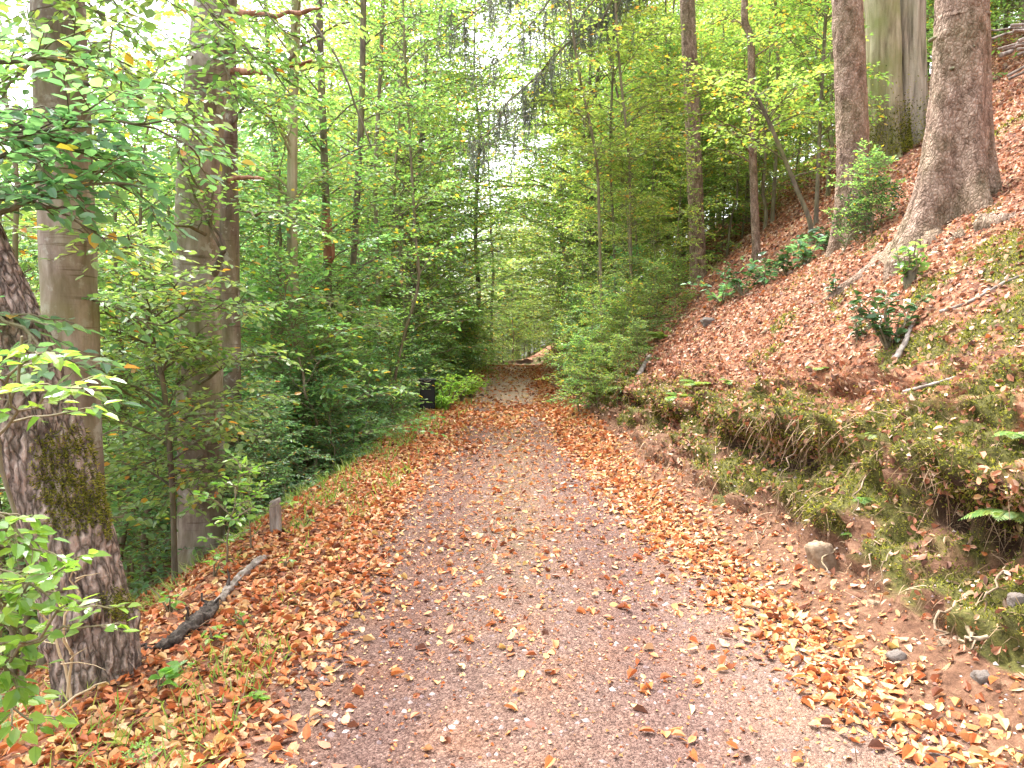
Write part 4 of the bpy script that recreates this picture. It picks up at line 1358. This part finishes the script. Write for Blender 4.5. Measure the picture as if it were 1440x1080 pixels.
for (px, Y, s_) in ((815, 14.2, .7), (840, 13.4, .55), (870, 14, .6), (905, 14.3, .6), (812, 16, .75), (812, 18, .8), (950, 15.4, .55), (870, 12.6, .4), (900, 12.9, .4)):
    p = G(px, Y)
    plant('bush_a' if RT.random() < .5 else 'bush_b', p, 'low green bush at the end of the right bank', 'bush', 'bushes on the right bank', s=s_, name='bush', leafm='leaf_green' if RT.random() < .35 else 'leaf_yellow', rz=float(RT.uniform(0, 6.28)))
for (px, Y) in ((690, 88), (706, 92), (722, 86), (738, 90), (752, 94), (768, 84), (678, 84), (715, 98), (745, 102), (664, 70), (730, 108), (700, 106), (790, 70), (655, 58), (800, 56)):
    p = G(px, Y)
    plant(random.choice(['mid_a', 'mid_b']), p, 'tree standing beyond the far end of the path', 'tree', 'trees at the far end', s=R.uniform(.8, 1.2), name='tall_tree', leafm='leaf_yellow')
for (px, Y) in ((1210, 24), (1300, 22), (1345, 27), (1420, 24), (1450, 30), (1380, 33), (1310, 34), (1240, 31), (1490, 26), (1180, 28), (1430, 19.5), (1312, 18.6)):
    p = G(px, Y)
    plant(random.choice(['sap_a', 'sap_b', 'mid_a']) if Y < 25 else 'mid_b', p, 'light green tree high on the slope behind the huge spruce', 'tree', 'trees behind the huge spruce', s=R.uniform(.8, 1.1), name='leafy_tree', leafm=random.choice(['leaf_yellow', 'leaf_green']))
for (px, Y, k, s_) in ((585, 25, 'mid_b', 1.1), (590, 34, 'tall_a', 1.1), (575, 26, 'mid_a', 1.2), (618, 50, 'tall_a', 1.0)):
    p = G(px, Y)
    plant(k, p, 'taller leafy tree on the left slope beyond the beech trunks', 'tree', 'trees on the left slope', s=s_, name='leafy_tree', leafm='leaf_green')
for (px, Y, k, s_) in ((830, 23, 'mid_b', .95), (835, 40, 'tall_a', .85), (850, 29, 'mid_a', 1.1)):
    p = G(px, Y)
    plant(k, p, 'light green tree farther up the right hillside', 'tree', 'trees up the right hillside', s=s_, name='leafy_tree', leafm='leaf_yellow')
for (px, Y) in ((715, 100), (731, 97), (699, 98), (743, 104), (722, 112)):
    p = G(px, Y)
    plant('tall_a' if px % 2 else 'tall_b', p, 'tree standing beyond the far end of the path', 'tree', 'trees at the far end', s=R.uniform(.8, 1.0), name='tall_tree', leafm='leaf_yellow')
for (px, Y, s_, lb) in ((662, 33, .8, 'tall dark stemmed tree with a high crown at the left edge of the far path'), (784, 40, .85, 'tall dark stemmed tree with a high crown on the right bank of the far path'), (694, 58, 1.0, 'tall tree with a high crown just left of the vanishing path')):
    p = G(px, Y)
    plant('tall_high', p, lb, 'tree', s=s_, name='tall_tree', leafm='leaf_yellow')
for (px, Y, s_) in ((784, 37, .9), (779, 42, 1.0), (776, 48, 1.1), (790, 33, .8)):
    p = G(px, Y)
    plant('bush_b', p, 'low green bush at the end of the right bank', 'bush', 'bushes on the right bank', s=s_, name='bush', leafm='leaf_yellow')
for (px, Y, s_) in ((664, 33, 1.2), (655, 37, 1.3), (672, 40, 1.2), (648, 30, 1.0), (640, 27, 1.0)):
    p = G(px, Y)
    plant('bush_b', p, 'low leafy bush along the left edge of the path', 'bush', 'bushes along the left path edge', s=s_, name='bush', leafm='leaf_yellow')

# specific plants near the viewer
def corner_sapling():
    b = G(-60, 2.75)
    o = np.array(b)
    root = empty('sapling', o)
    st, cb = MB(), MB()
    tip = at(20, 470, 2.75) - o
    Ps = arc([0, 0, -.1], tip, .0, 12, .012)
    tube(st, Ps, np.linspace(.014, .005, 12), 6)
    st.build('trunk', M['bark_sapling'], root)
    for (q0, q1) in (((-40, 1000), (105, 850)), ((-30, 900), (90, 800)), ((-20, 800), (80, 850)), ((-60, 980), (60, 1020)), ((-40, 700), (60, 790)), ((-10, 620), (115, 545)), ((0, 560), (60, 500)),
                     ((-50, 860), (40, 900)), ((-60, 920), (30, 960)), ((-60, 760), (30, 770))):
        Y0, Y1 = R.uniform(2.6, 2.85), R.uniform(2.45, 2.75)
        leafy_bough(cb, arc(at(*q0, Y0) - o, at(*q1, Y1) - o, .04, 7, .02), .006, R, 4, .45, twig_sp=.06, twig_len=.13, leaf_sp=.042, leafL=.066, start=.3, hang=.25, taper=.3, twr=.0022)
    cb.build('crown', [M['bark_sapling'], M['leaf_fresh']], root, smooth=False)
    tag(root, 'bright green sapling at the lower left corner before the leaning tree', 'sapling')


corner_sapling()


# ------------------------------------------------------------------ small things
def fern(loc, label, nf=8, L=.4, seed=0, name='fern', mt='fern', up=.75, face=None, spread=6.28):
    rg = np.random.default_rng(seed)
    root = empty(name, loc)
    for k in range(nf):
        az = (face or 0) + (k / nf - .5) * spread + rg.normal() * .2
        ln = L * rg.uniform(.7, 1.15)
        d = np.array([math.cos(az), math.sin(az), up * rg.uniform(.6, 1.3)])
        d = nrm(d)
        n = 16
        t = np.linspace(0, 1, n)
        P = d * ln * t[:, None]
        P[:, 2] -= .5 * ln * t ** 2.2
        mb = MB()
        tube(mb, P, np.linspace(.004, .001, n), 4, 0, cap=False)
        T = nrm(np.gradient(P, axis=0))
        S = nrm(np.cross(T, np.array([0, 0, 1.0])))
        Nn = np.cross(S, T)
        tt = np.linspace(.12, .98, 15)
        Pp = np.stack([np.interp(tt, t, P[:, i]) for i in range(3)], 1)
        idx = np.clip((tt * (n - 1)).astype(int), 0, n - 1)
        wl = ln * .34 * np.sin(np.pi * np.clip(tt * .92 + .12, 0, 1)) ** .8 + .006
        for sg in (1, -1):
            leaves(mb, Pp, S[idx] * sg + T[idx] * .45, Nn[idx] + rg.normal(size=(15, 3)) * .12, wl, wl * .24 + .003, 0, True, fold=.1, curl=.15)
        mb.build('frond', M[mt], root, smooth=False)
    return tag(root, label, 'fern')


def herb(loc, label, n=22, H=.3, leafL=.06, seed=0, mt='leaf_fresh', name='small_plant', nst=4, stem='bark_sapling', cat='plant', spread=.5, wid=.6):
    rg = np.random.default_rng(seed)
    root = empty(name, loc)
    sb, lb = MB(), MB()
    for k in range(nst):
        a = rg.uniform(0, 6.28)
        tip = np.array([math.cos(a) * H * spread * rg.random(), math.sin(a) * H * spread * rg.random(), H * rg.uniform(.65, 1.1)])
        P = arc([0, 0, -.02], tip, .02, 6, .03, rg)
        tube(sb, P, np.linspace(.006 + .01 * H, .002, 6), 5)
        m = max(3, n // nst)
        t = rg.uniform(.25, 1, m)
        Pp = np.stack([np.interp(t, np.linspace(0, 1, 6), P[:, i]) for i in range(3)], 1)
        az = rg.uniform(0, 6.28, m)
        A = np.stack([np.cos(az), np.sin(az), rg.normal(size=m) * .35 + .15], 1)
        N = np.array([0, 0, 1.0]) + rg.normal(size=(m, 3)) * .35
        L = leafL * rg.uniform(.65, 1.25, m)
        leaves(lb, Pp + A * .012, A, N, L, L * wid, 0, True, fold=rg.uniform(.05, .25, m), curl=rg.uniform(0, .3, m))
    sb.build('stem', M[stem], root)
    lb.build('foliage', M[mt], root, smooth=False)
    return tag(root, label, cat)


def stick(pix, r0, r1, mt, label, cat='branch', name='fallen_branch', lift=0.0, twigs=0, rough=.14, parts=()):
    P = np.array([ongr(*p) + np.array([0, 0, r0 * .6 + lift]) for p in pix])
    o = P[0].copy()
    root = empty(name, o)
    mb = MB()
    Ps = spline(P - o, 30)
    tube(mb, Ps, np.linspace(r0, r1, 30), 9, disp=R.normal(size=(30, 9)) * r0 * rough)
    mb.build('limb', M[mt], root)
    for k in range(twigs):
        tb = MB()
        i = R.integers(4, 28)
        v = nrm(R.normal(size=3) + [0, 0, .9]) * R.uniform(.08, .22)
        tube(tb, arc(Ps[i], Ps[i] + v, 0, 5, .06), np.linspace(r1 * .5, r1 * .15, 5), 5)
        tb.build('twig', M[mt], root)
    return tag(root, label, cat)


# rotten dark branch on the left verge
def rotten_branch():
    pix = [(226, 918), (262, 893), (290, 872), (312, 846), (338, 815), (372, 788)]
    P = np.array([ongr(*p) + np.array([0, 0, .02]) for p in pix])
    o = P[0].copy()
    root = empty('fallen_branch', o)
    Ps = spline(P - o, 90)
    th = np.linspace(0, 6.283, 20, endpoint=False)[None, :]
    t = np.linspace(0, 1, 90)
    rr = np.interp(t, [0, .08, .2, .42, .5, .6, .8, .95, 1], [.012, .03, .048, .05, .04, .026, .026, .032, .02])
    d = (fbm(np.cos(th) * 2, np.sin(th) * 2, t[:, None] * 22, 7, 4) - .5) * .075 + (vn(np.cos(th) * 5, np.sin(th) * 5, t[:, None] * 9, 9) - .5) * .022
    c = 50
    mb = MB(); tube(mb, Ps[:c], rr[:c], 20, disp=d[:c]); mb.build('rotten_limb', M['rot'], root)
    mb = MB(); tube(mb, Ps[c - 3:], rr[c - 3:] * .95, 20, disp=d[c - 3:] * .5); mb.build('bare_limb', M['deadwood'], root)
    for k, (i0, v) in enumerate(((22, (-.03, 0, .12)), (38, (-.06, .05, .1)), (44, (.05, -.03, .07)), (62, (-.02, .02, .12)), (4, (-.16, -.02, .0)))):
        tb = MB(); tube(tb, arc(Ps[i0], Ps[i0] + np.array(v), 0, 6, .06), np.linspace(.016, .005, 6), 7, disp=R.normal(size=(6, 7)) * .002); tb.build('stub', M['rot'], root)
    tag(root, 'dark rotten fallen branch with a paler thin end lying along the left verge', 'branch')


rotten_branch()

# wooden post
def post():
    p = ongr(388, 748)
    root = empty('wooden_post', p, .35)
    mb = MB()
    w, h = .052, .27
    ring = [(-w, -w * .9), (w * .6, -w), (w, -w * .5), (w, w), (-w * .8, w), (-w, w * .6)]
    n = len(ring)
    zs = [-.2, 0, .1, .2, h - .012, h]
    V = []
    for i, z in enumerate(zs):
        s = 1 - .03 * i - (.12 if i == len(zs) - 1 else 0)
        V += [(x * s + R.normal() * .002, y * s + R.normal() * .002, z + (x * .25 if i >= 4 else 0)) for x, y in ring]
    mb.add(V, grid_faces(len(zs), n, True))
    c = len(zs) * n
    mb.V[-1] = np.vstack([mb.V[-1], [(0, 0, h + .003)]])
    mb.n += 1
    mb.F.append(np.array([[c - n + i, c - n + (i + 1) % n, c] for i in range(n)]))
    mb.M.append(np.zeros(n, np.int32))
    mb.build('post_shaft', M['deadwood'], root, smooth=False)
    tag(root, 'short weathered square wooden post in the leaves on the left verge', 'post')


post()


def dark_metal():
    m, nt = mat('black_paint')
    tc = nd(nt, 'ShaderNodeTexCoord').outputs['Object']
    finish(nt, mixc(nt, noise(nt, tc, 9, 5), (.006, .006, .007), (.02, .02, .018)), .6, bump(nt, noise(nt, tc, 40, 3), .2, .005), .3)
    return m


M['black'] = dark_metal()


def rbox(mb, c, s, bev=.012, m=0):
    """box with cut corners on its vertical edges and a small top chamfer"""
    x, y, z = np.array(s) / 2
    ring = [(-x + bev, -y), (x - bev, -y), (x, -y + bev), (x, y - bev), (x - bev, y), (-x + bev, y), (-x, y - bev), (-x, -y + bev)]
    V = []
    lv = [(-z, .94), (-z + bev, 1), (z - bev, 1), (z, .94)]
    for zz, k in lv:
        V += [(a * k, b * k, zz) for a, b in ring]
    mb.add(np.array(V) + c, grid_faces(4, 8, True), m)
    for base, fl in ((0, True), (24, False)):
        top = np.array(V[base:base + 8]) + c
        mb.add(np.vstack([top, top.mean(0)]), [[(i + 1) % 8, i, 8] if fl else [i, (i + 1) % 8, 8] for i in range(8)], m)


def bin_():
    Y = 15.6
    p = at(601, 574, Y)
    z = float(hz(p[0], p[1]))
    root = empty('waste_bin', (p[0], p[1], z), .15)
    zt = at(601, 534, Y)[2] - z
    b = MB(); rbox(b, (0, 0, zt * .5 + .02), (.3, .3, zt - .06)); body = b.build('bin_body', M['black'], root, smooth=False)
    b = MB(); rbox(b, (0, 0, zt), (.34, .34, .04), .01); b.build('bin_lid', M['black'], root, smooth=False)
    b = MB(); rbox(b, (0, -.155, zt - .1), (.2, .012, .07), .004); b.build('opening_shade_panel', M['black'], body, smooth=False)  # solid black panel; its colour stands in for the shadowy opening
    b = MB(); tube(b, arc((-.07, -.172, zt - .005), (.07, -.172, zt - .005), -.015, 7, 0), np.full(7, .008), 6); b.build('lid_handle', M['deadwood'], root)
    b = MB(); tube(b, [(0, .19, -.3), (0, .19, zt + .02)], [.025, .025], 8); b.build('bin_post', M['black'], root)
    tag(root, 'black box shaped waste bin half hidden in the bushes at the left path edge', 'bin')


bin_()

# bright green plants by the bin
for i, (px, py, s) in enumerate(((628, 574, .95), (648, 566, .8), (662, 560, .7), (622, 578, .4))):
    p = ongr(px, py)
    herb(p, ['bright yellow green leafy plant beside the black bin', 'bright yellow green leafy clump right of the plant at the bin', 'low yellow green clump touching the path edge past the bin', 'short yellow green clump at the foot of the black bin'][i],
         n=240, H=.75 * s, leafL=.12, seed=40 + i, mt='leaf_bright', nst=16, name='leafy_plant', spread=.9, wid=.4)

# seedlings on the left verge
S1 = ongr(372, 770)
S1 = ongr(352, 775)
plant('seedling', S1, 'light green seedling in front of the wooden post', 'seedling', s=.75, name='seedling')
plant('seedling', ongr(318, 795), 'light green seedling with long stem left of the wooden post and branch', 'seedling', s=.85, name='seedling', tilt=(.05, -.1))
plant('seedling', ongr(205, 1110), 'fresh green seedling at the bottom edge right of the leaning trunk', 'seedling', s=.22, name='seedling')
for i, (px, py, lb, n_, h_, l_) in enumerate((
        (222, 975, 'broad leaved green weed beside the foot of the leaning tree', 10, .10, .075),
        (300, 905, 'small green weed below the dark fallen branch', 8, .08, .06),
        (262, 950, 'low green weed between the leaning tree and the fallen branch', 9, .07, .06),
        (345, 880, 'tiny weed in the orange leaves near the fallen branch tip', 8, .07, .05),
        (300, 810, 'pale green weed above the dark fallen branch', 14, .16, .06),
        (400, 800, 'yellow green weed in the leaves in front of the wooden post', 10, .09, .05),
        (430, 740, 'little green weed on the verge right of the wooden post', 10, .09, .05),
        (360, 985, 'green weed at the gravel edge in the near left leaves', 8, .05, .05),
        (240, 860, 'sprawling green weed below the thick pale beech', 14, .16, .06))):
    herb(ongr(px, py), lb, n=n_, H=h_, leafL=l_, seed=60 + i, nst=3, spread=1.0)

# sprouting stump, hollies, low shrub
p = ongr(1280, 400)
herb(p, 'round light green sprout growing from a dark stub below the huge spruce', n=110, H=.36, leafL=.085, seed=81, nst=12, name='sprout', spread=.5, mt='leaf_green')
sb = bpy.data.objects['sprout']
mb = MB(); tube(mb, [(0, 0, -.08), (0, 0, .05), (.01, 0, .14)], [.06, .05, .042], 9, disp=R.normal(size=(3, 9)) * .006)
mb.build('stub', M['bark_dark'], sb)
herb(ongr(1250, 492), 'dark glossy holly bush above the pale broken stick', n=230, H=.46, leafL=.075, seed=82, nst=14, name='holly', mt='leaf_holly', spread=.75, cat='shrub')
herb(ongr(1206, 482), 'small dark holly left of the larger holly', n=60, H=.26, leafL=.06, seed=83, nst=7, name='holly', mt='leaf_holly', spread=.7, cat='shrub')
herb(ongr(1173, 418), 'tiny holly seedling on the slope below the spruce root', n=24, H=.22, leafL=.07, seed=84, nst=3, name='holly', mt='leaf_holly', spread=.4, cat='shrub')
for i, (px, py, s) in enumerate(((1015, 428, .5), (1045, 415, .55), (1075, 402, .55), (1105, 388, .5), (1135, 372, .45), (1165, 352, .4))):
    q = ongr(px, py)
    herb(q, 'low dark evergreen shrub in the row across the slope left of the sprout', n=130, H=.42 * s / .5, leafL=.1, seed=90 + i, nst=10, name='low_shrub', mt='leaf_holly' if i % 2 else 'leaf_cool', spread=1.5, cat='shrub')['group'] = 'row of low shrubs on the slope'
# leafy sprig in front of the medium spruce
p = at(1186, 345, 9.9)
p[2] = float(hz(p[0], p[1]))
plant('bush_a', p, 'leafy sprig with some orange leaves hanging before the medium spruce', 'sapling', s=.52, name='sapling', tilt=(0, .6), rz=0, leafm='leaf_holly')
p = at(1225, 320, 9.8)
p[2] = float(hz(p[0], p[1]))
plant('bush_a', p, 'small leafy sapling between the medium and the huge spruce', 'sapling', s=.5, name='sapling', rz=1.5, leafm='leaf_green')

for i, (px, py, L, nf, lb) in enumerate((
        (905, 492, .55, 9, 'pale green fern spreading at the left end of the bank'),
        (930, 478, .5, 7, 'pale green fern just upslope of the spreading fern'),
        (985, 545, .34, 8, 'green fern on the bank edge above the hollow'),
        (958, 562, .3, 8, 'yellow green fern hanging at the bank lip left of the hollow'),
        (1030, 540, .2, 6, 'small pale fern right of the green bank fern'),
        (1155, 520, .18, 6, 'small yellow green fern in the leaves below the small holly'))):
    fern(ongr(px, py), lb, nf, L, 120 + i)
for i, (px, py, L, nf, lb) in enumerate((
        (1238, 612, .15, 4, 'pale fern frond beside an orange leaf on the mossy hump'),
        (1425, 722, .22, 5, 'light green fern at the right edge of the mossy bank'),
        (1212, 700, .13, 4, 'small pale fern in the middle of the bank face'),
        (1206, 752, .10, 4, 'tiny yellow green fern left of the leaf pile on the bank'),
        (1430, 610, .14, 5, 'fern tuft on top of the bank at the right edge'))):
    fern(ongr(px, py), lb, nf, L, 140 + i, face=-1.9, spread=3.0, up=.4)

# broken sticks on the slope
stick([(1238, 528), (1256, 510), (1272, 486), (1281, 462)], .028, .016, 'deadwood', 'pale broken stick slanting below the dark holly', twigs=1)
stick([(1190, 508), (1215, 494), (1245, 486)], .016, .01, 'bark_dark', 'thin dark stick lying under the dark holly')
stick([(1236, 531), (1252, 520), (1262, 512)], .02, .012, 'bark_pale', 'short bleached stick at the lower end of the broken stick')
stick([(1322, 440), (1365, 425), (1410, 400), (1440, 388)], .014, .008, 'deadwood', 'long thin stick across the slope at the right edge')
stick([(1270, 553), (1300, 545), (1345, 532)], .014, .008, 'deadwood', 'thin twig on the slope above the mossy hump')
stick([(1070, 470), (1130, 438), (1180, 412)], .012, .006, 'bark_dark', 'dark thin stick running upslope toward the sprout')
stick([(898, 533), (905, 518), (914, 503)], .05, .035, 'deadwood', 'grey rotten log piece at the left end of the bank')


def rock(loc, s, label, seed, mt='rock', rz=0, name='rock', sq=(1, 1, 1)):
    n, m = 26, 18
    u = np.linspace(0, 2 * math.pi, n, endpoint=False)
    v = np.linspace(.02, math.pi - .02, m)
    V, U = np.meshgrid(v, u, indexing='ij')
    X, Y, Z = np.sin(V) * np.cos(U), np.sin(V) * np.sin(U), np.cos(V)
    r = .75 + .6 * (fbm(X * 1.2 + seed, Y * 1.2, Z * 1.2, seed, 4)) - .35 * np.abs(vn(X * 1.7, Y * 1.7, Z * 1.7, seed + 4) - .5)
    mx = np.maximum(np.maximum(np.abs(X), np.abs(Y)), np.abs(Z))
    r = r / mx ** .75
    r = r - .22 * np.abs(vn(X * 2.6 + seed, Y * 2.6, Z * 2.6, seed + 9) - .5)
    P = np.stack([X * r * sq[0], Y * r * sq[1], Z * r * sq[2]], -1) * s
    mb = MB()
    mb.add(P.reshape(-1, 3), grid_faces(m, n, True))
    o = mb.build(name, M[mt])
    o.location = (float(loc[0]), float(loc[1]), float(loc[2]) - s * .35)
    o.rotation_euler = (R.normal() * .2, R.normal() * .2, rz)
    return tag(o, label, 'rock')


def rock_mat(name, c1, c2):
    m, nt = mat(name)
    tc = nd(nt, 'ShaderNodeTexCoord').outputs['Object']
    n = noise(nt, tc, 14, 8, .65)
    n2 = noise(nt, tc, 60, 4, .6)
    c = ramp(nt, n, [(.3, c1), (.7, c2)])
    finish(nt, mixc(nt, math_(nt, 'MULTIPLY', n2, .4), c, mixc(nt, 1.0, c, (.6, .6, .55), 'MULTIPLY')), .85, bump(nt, math_(nt, 'ADD', n, n2), .6, .012), .2)
    return m


M['rock'] = rock_mat('grey_stone', (.09, .07, .06), (.2, .17, .15))
M['sandrock'] = rock_mat('sandstone', (.16, .10, .06), (.34, .26, .18))
rock(ongr(1152, 795) + [.02, 0, .07], .10, 'pale tan sandstone block set in the foot of the bank', 5, 'sandrock', .3, sq=(.8, .8, 1.25))
rock(ongr(1262, 925) + [0, 0, .01], .042, 'grey triangular stone in the leaves at the foot of the bank', 9)
rock(ongr(1382, 955) + [0, 0, .01], .038, 'small dark grey stone on the earth at the lower right', 14)
rock(ongr(1330, 905) + [0, 0, .0], .035, 'rounded tan stone in the dirt below the mossy bank', 17, 'sandrock')
rock(ongr(1350, 880) + [.02, 0, .01], .045, 'tan stone half buried in the dirt under the mossy bank', 21, 'sandrock')
rock(ongr(1230, 850) + [.0, 0, .0], .035, 'small brown stone on the dirt right of the sandstone block', 24, 'sandrock')
rock(ongr(1436, 842) + [-.02, 0, 0], .035, 'pale grey stone poking from the moss at the right edge', 28)
rock(ongr(1318, 1062) + [0, 0, 0], .02, 'small white flat stone at the lower right path edge', 31, sq=(1.6, 1, .5))
rock(ongr(1003, 450), .14, 'grey lichen stone by the left end of the low shrubs', 33, sq=(1.4, .8, .6))


# pebbles on the gravel
def pebbles():
    den_ = np.where(onp & (cY < 9), 150 * (w_grav[:-1, :-1]) * np.clip(1.3 - cY / 9, 0, 1), 0) + np.where((cD > -.5) & (cD < .2) & (cY < 8), 110, 0)
    P, N = scatter(den_)
    n = len(P)
    s = .003 + .016 * R.random(n) ** 2.5
    b = np.array([[1, 0, 0], [0, 1, 0], [-1, 0, 0], [0, -1, 0], [0, 0, .8], [0, 0, -.5]])
    a = R.uniform(0, 6.28, n)
    ca, sa = np.cos(a)[:, None], np.sin(a)[:, None]
    B = b[None] * R.uniform(.6, 1.3, (n, 6, 1))
    V = np.stack([B[..., 0] * ca - B[..., 1] * sa, B[..., 0] * sa + B[..., 1] * ca, B[..., 2]], -1) * s[:, None, None] + P[:, None]
    f = np.array([[0, 1, 4], [1, 2, 4], [2, 3, 4], [3, 0, 4], [1, 0, 5], [2, 1, 5], [3, 2, 5], [0, 3, 5]])
    mb = MB()
    mb.add(V.reshape(-1, 3), (np.arange(n)[:, None, None] * 6 + f[None]).reshape(-1, 3))
    m, nt = mat('pebble')
    g = nd(nt, 'ShaderNodeNewGeometry').outputs['Random Per Island']
    finish(nt, ramp(nt, g, [(0, (.17, .12, .12)), (.5, (.27, .2, .185)), (.85, (.42, .34, .31)), (1, (.52, .46, .42))]), .8, None, .25)
    tag(mb.build('pebbles', m, smooth=False), 'small loose pebbles on the gravel and bare earth', 'pebbles', kind='stuff')


pebbles()

# hanging roots in the bank
for i, (pa, pb, r) in enumerate((((1352, 842), (1330, 905), .010), ((1372, 868), (1392, 905), .013), ((1398, 890), (1362, 892), .012), ((1225, 668), (1218, 720), .006),
                                 ((1128, 628), (1108, 690), .006), ((1182, 770), (1176, 815), .007), ((1240, 760), (1232, 812), .006), ((1262, 770), (1248, 820), .005), ((1085, 740), (1078, 770), .006), ((1418, 800), (1402, 850), .007), ((1020, 620), (1012, 660), .006))):
    p0, p1 = ongr(*pa), ongr(*pb)
    out = np.array([-.09, -.07, .0])
    mb = MB()
    Pb = arc(p0 + out * .6, p1 + out, .0, 10, .05)
    Pb += out * np.sin(np.linspace(0, math.pi, 10))[:, None] * .5
    tube(mb, Pb, np.linspace(r, r * .4, 10), 6)
    tag(mb.build('hanging_root', M['root']), 'thin bare root dangling from the cut face of the bank', 'root', 'roots hanging from the bank')

# heap of dead branches high on the hillside
c0 = at(1432, 98, 13.5)
zc = float(hz(c0[0], c0[1]))
for i in range(42):
    a = R.normal() * .35 + .15
    L = R.uniform(1.2, 2.3)
    ctr = np.array([c0[0] + R.uniform(.5, 2.6), c0[1] + R.normal() * .5, 0])
    ctr[2] = float(hz(ctr[0], ctr[1])) + .08 + abs(R.normal()) * .42
    d = nrm(np.array([math.cos(a), R.normal() * .35, .73 * math.cos(a) * R.uniform(.1, .9) + R.normal() * .12]))
    mb = MB()
    tube(mb, arc(ctr - d * L / 2, ctr + d * L / 2, R.normal() * .08, 8, .02), np.linspace(R.uniform(.02, .045), .01, 8), 6)
    tag(mb.build('dead_branch', M['deadwood']), 'grey dead branch in the heap at the top right of the hillside', 'branch', 'heap of dead branches')

# ------------------------------------------------------------------ light
SUN_EL, SUN_AZ = math.radians(62), math.radians(-35)   # azimuth from +Y towards +X
w = bpy.data.worlds.new('World')
scene.world = w
w.use_nodes = True
nt = w.node_tree
nt.nodes.clear()
sky = nd(nt, 'ShaderNodeTexSky', sky_type='NISHITA')
sky.sun_disc = False
sky.sun_elevation = SUN_EL
sky.sun_rotation = SUN_AZ
sky.dust_density = 4
sky.air_density = 1.0
hs = nd(nt, 'ShaderNodeHueSaturation')
hs.inputs['Saturation'].default_value = .22
nt.links.new(sky.outputs[0], hs.inputs['Color'])
bg = nd(nt, 'ShaderNodeBackground')
bg.inputs[1].default_value = .15
nt.links.new(hs.outputs[0], bg.inputs[0])
ow = nd(nt, 'ShaderNodeOutputWorld')
nt.links.new(bg.outputs[0], ow.inputs[0])

sl = bpy.data.lights.new('sun', 'SUN')
sl.energy = 1.4
sl.angle = math.radians(25)
sl.color = (1, .96, .9)
so = bpy.data.objects.new('sun', sl)
COL.objects.link(so)
dv = Vector((math.sin(SUN_AZ) * math.cos(SUN_EL), math.cos(SUN_AZ) * math.cos(SUN_EL), math.sin(SUN_EL)))
so.rotation_euler = dv.to_track_quat('Z', 'Y').to_euler()
so.location = dv * 30

scene.view_settings.view_transform = 'Standard'
scene.view_settings.look = 'None'
scene.view_settings.exposure = 2.7
scene.view_settings.gamma = 1.0
cy = scene.cycles
cy.max_bounces = 12
cy.diffuse_bounces = 6
cy.use_adaptive_sampling = True
cy.adaptive_threshold = .015
cy.glossy_bounces = 2
cy.transmission_bounces = 8
cy.use_denoising = True
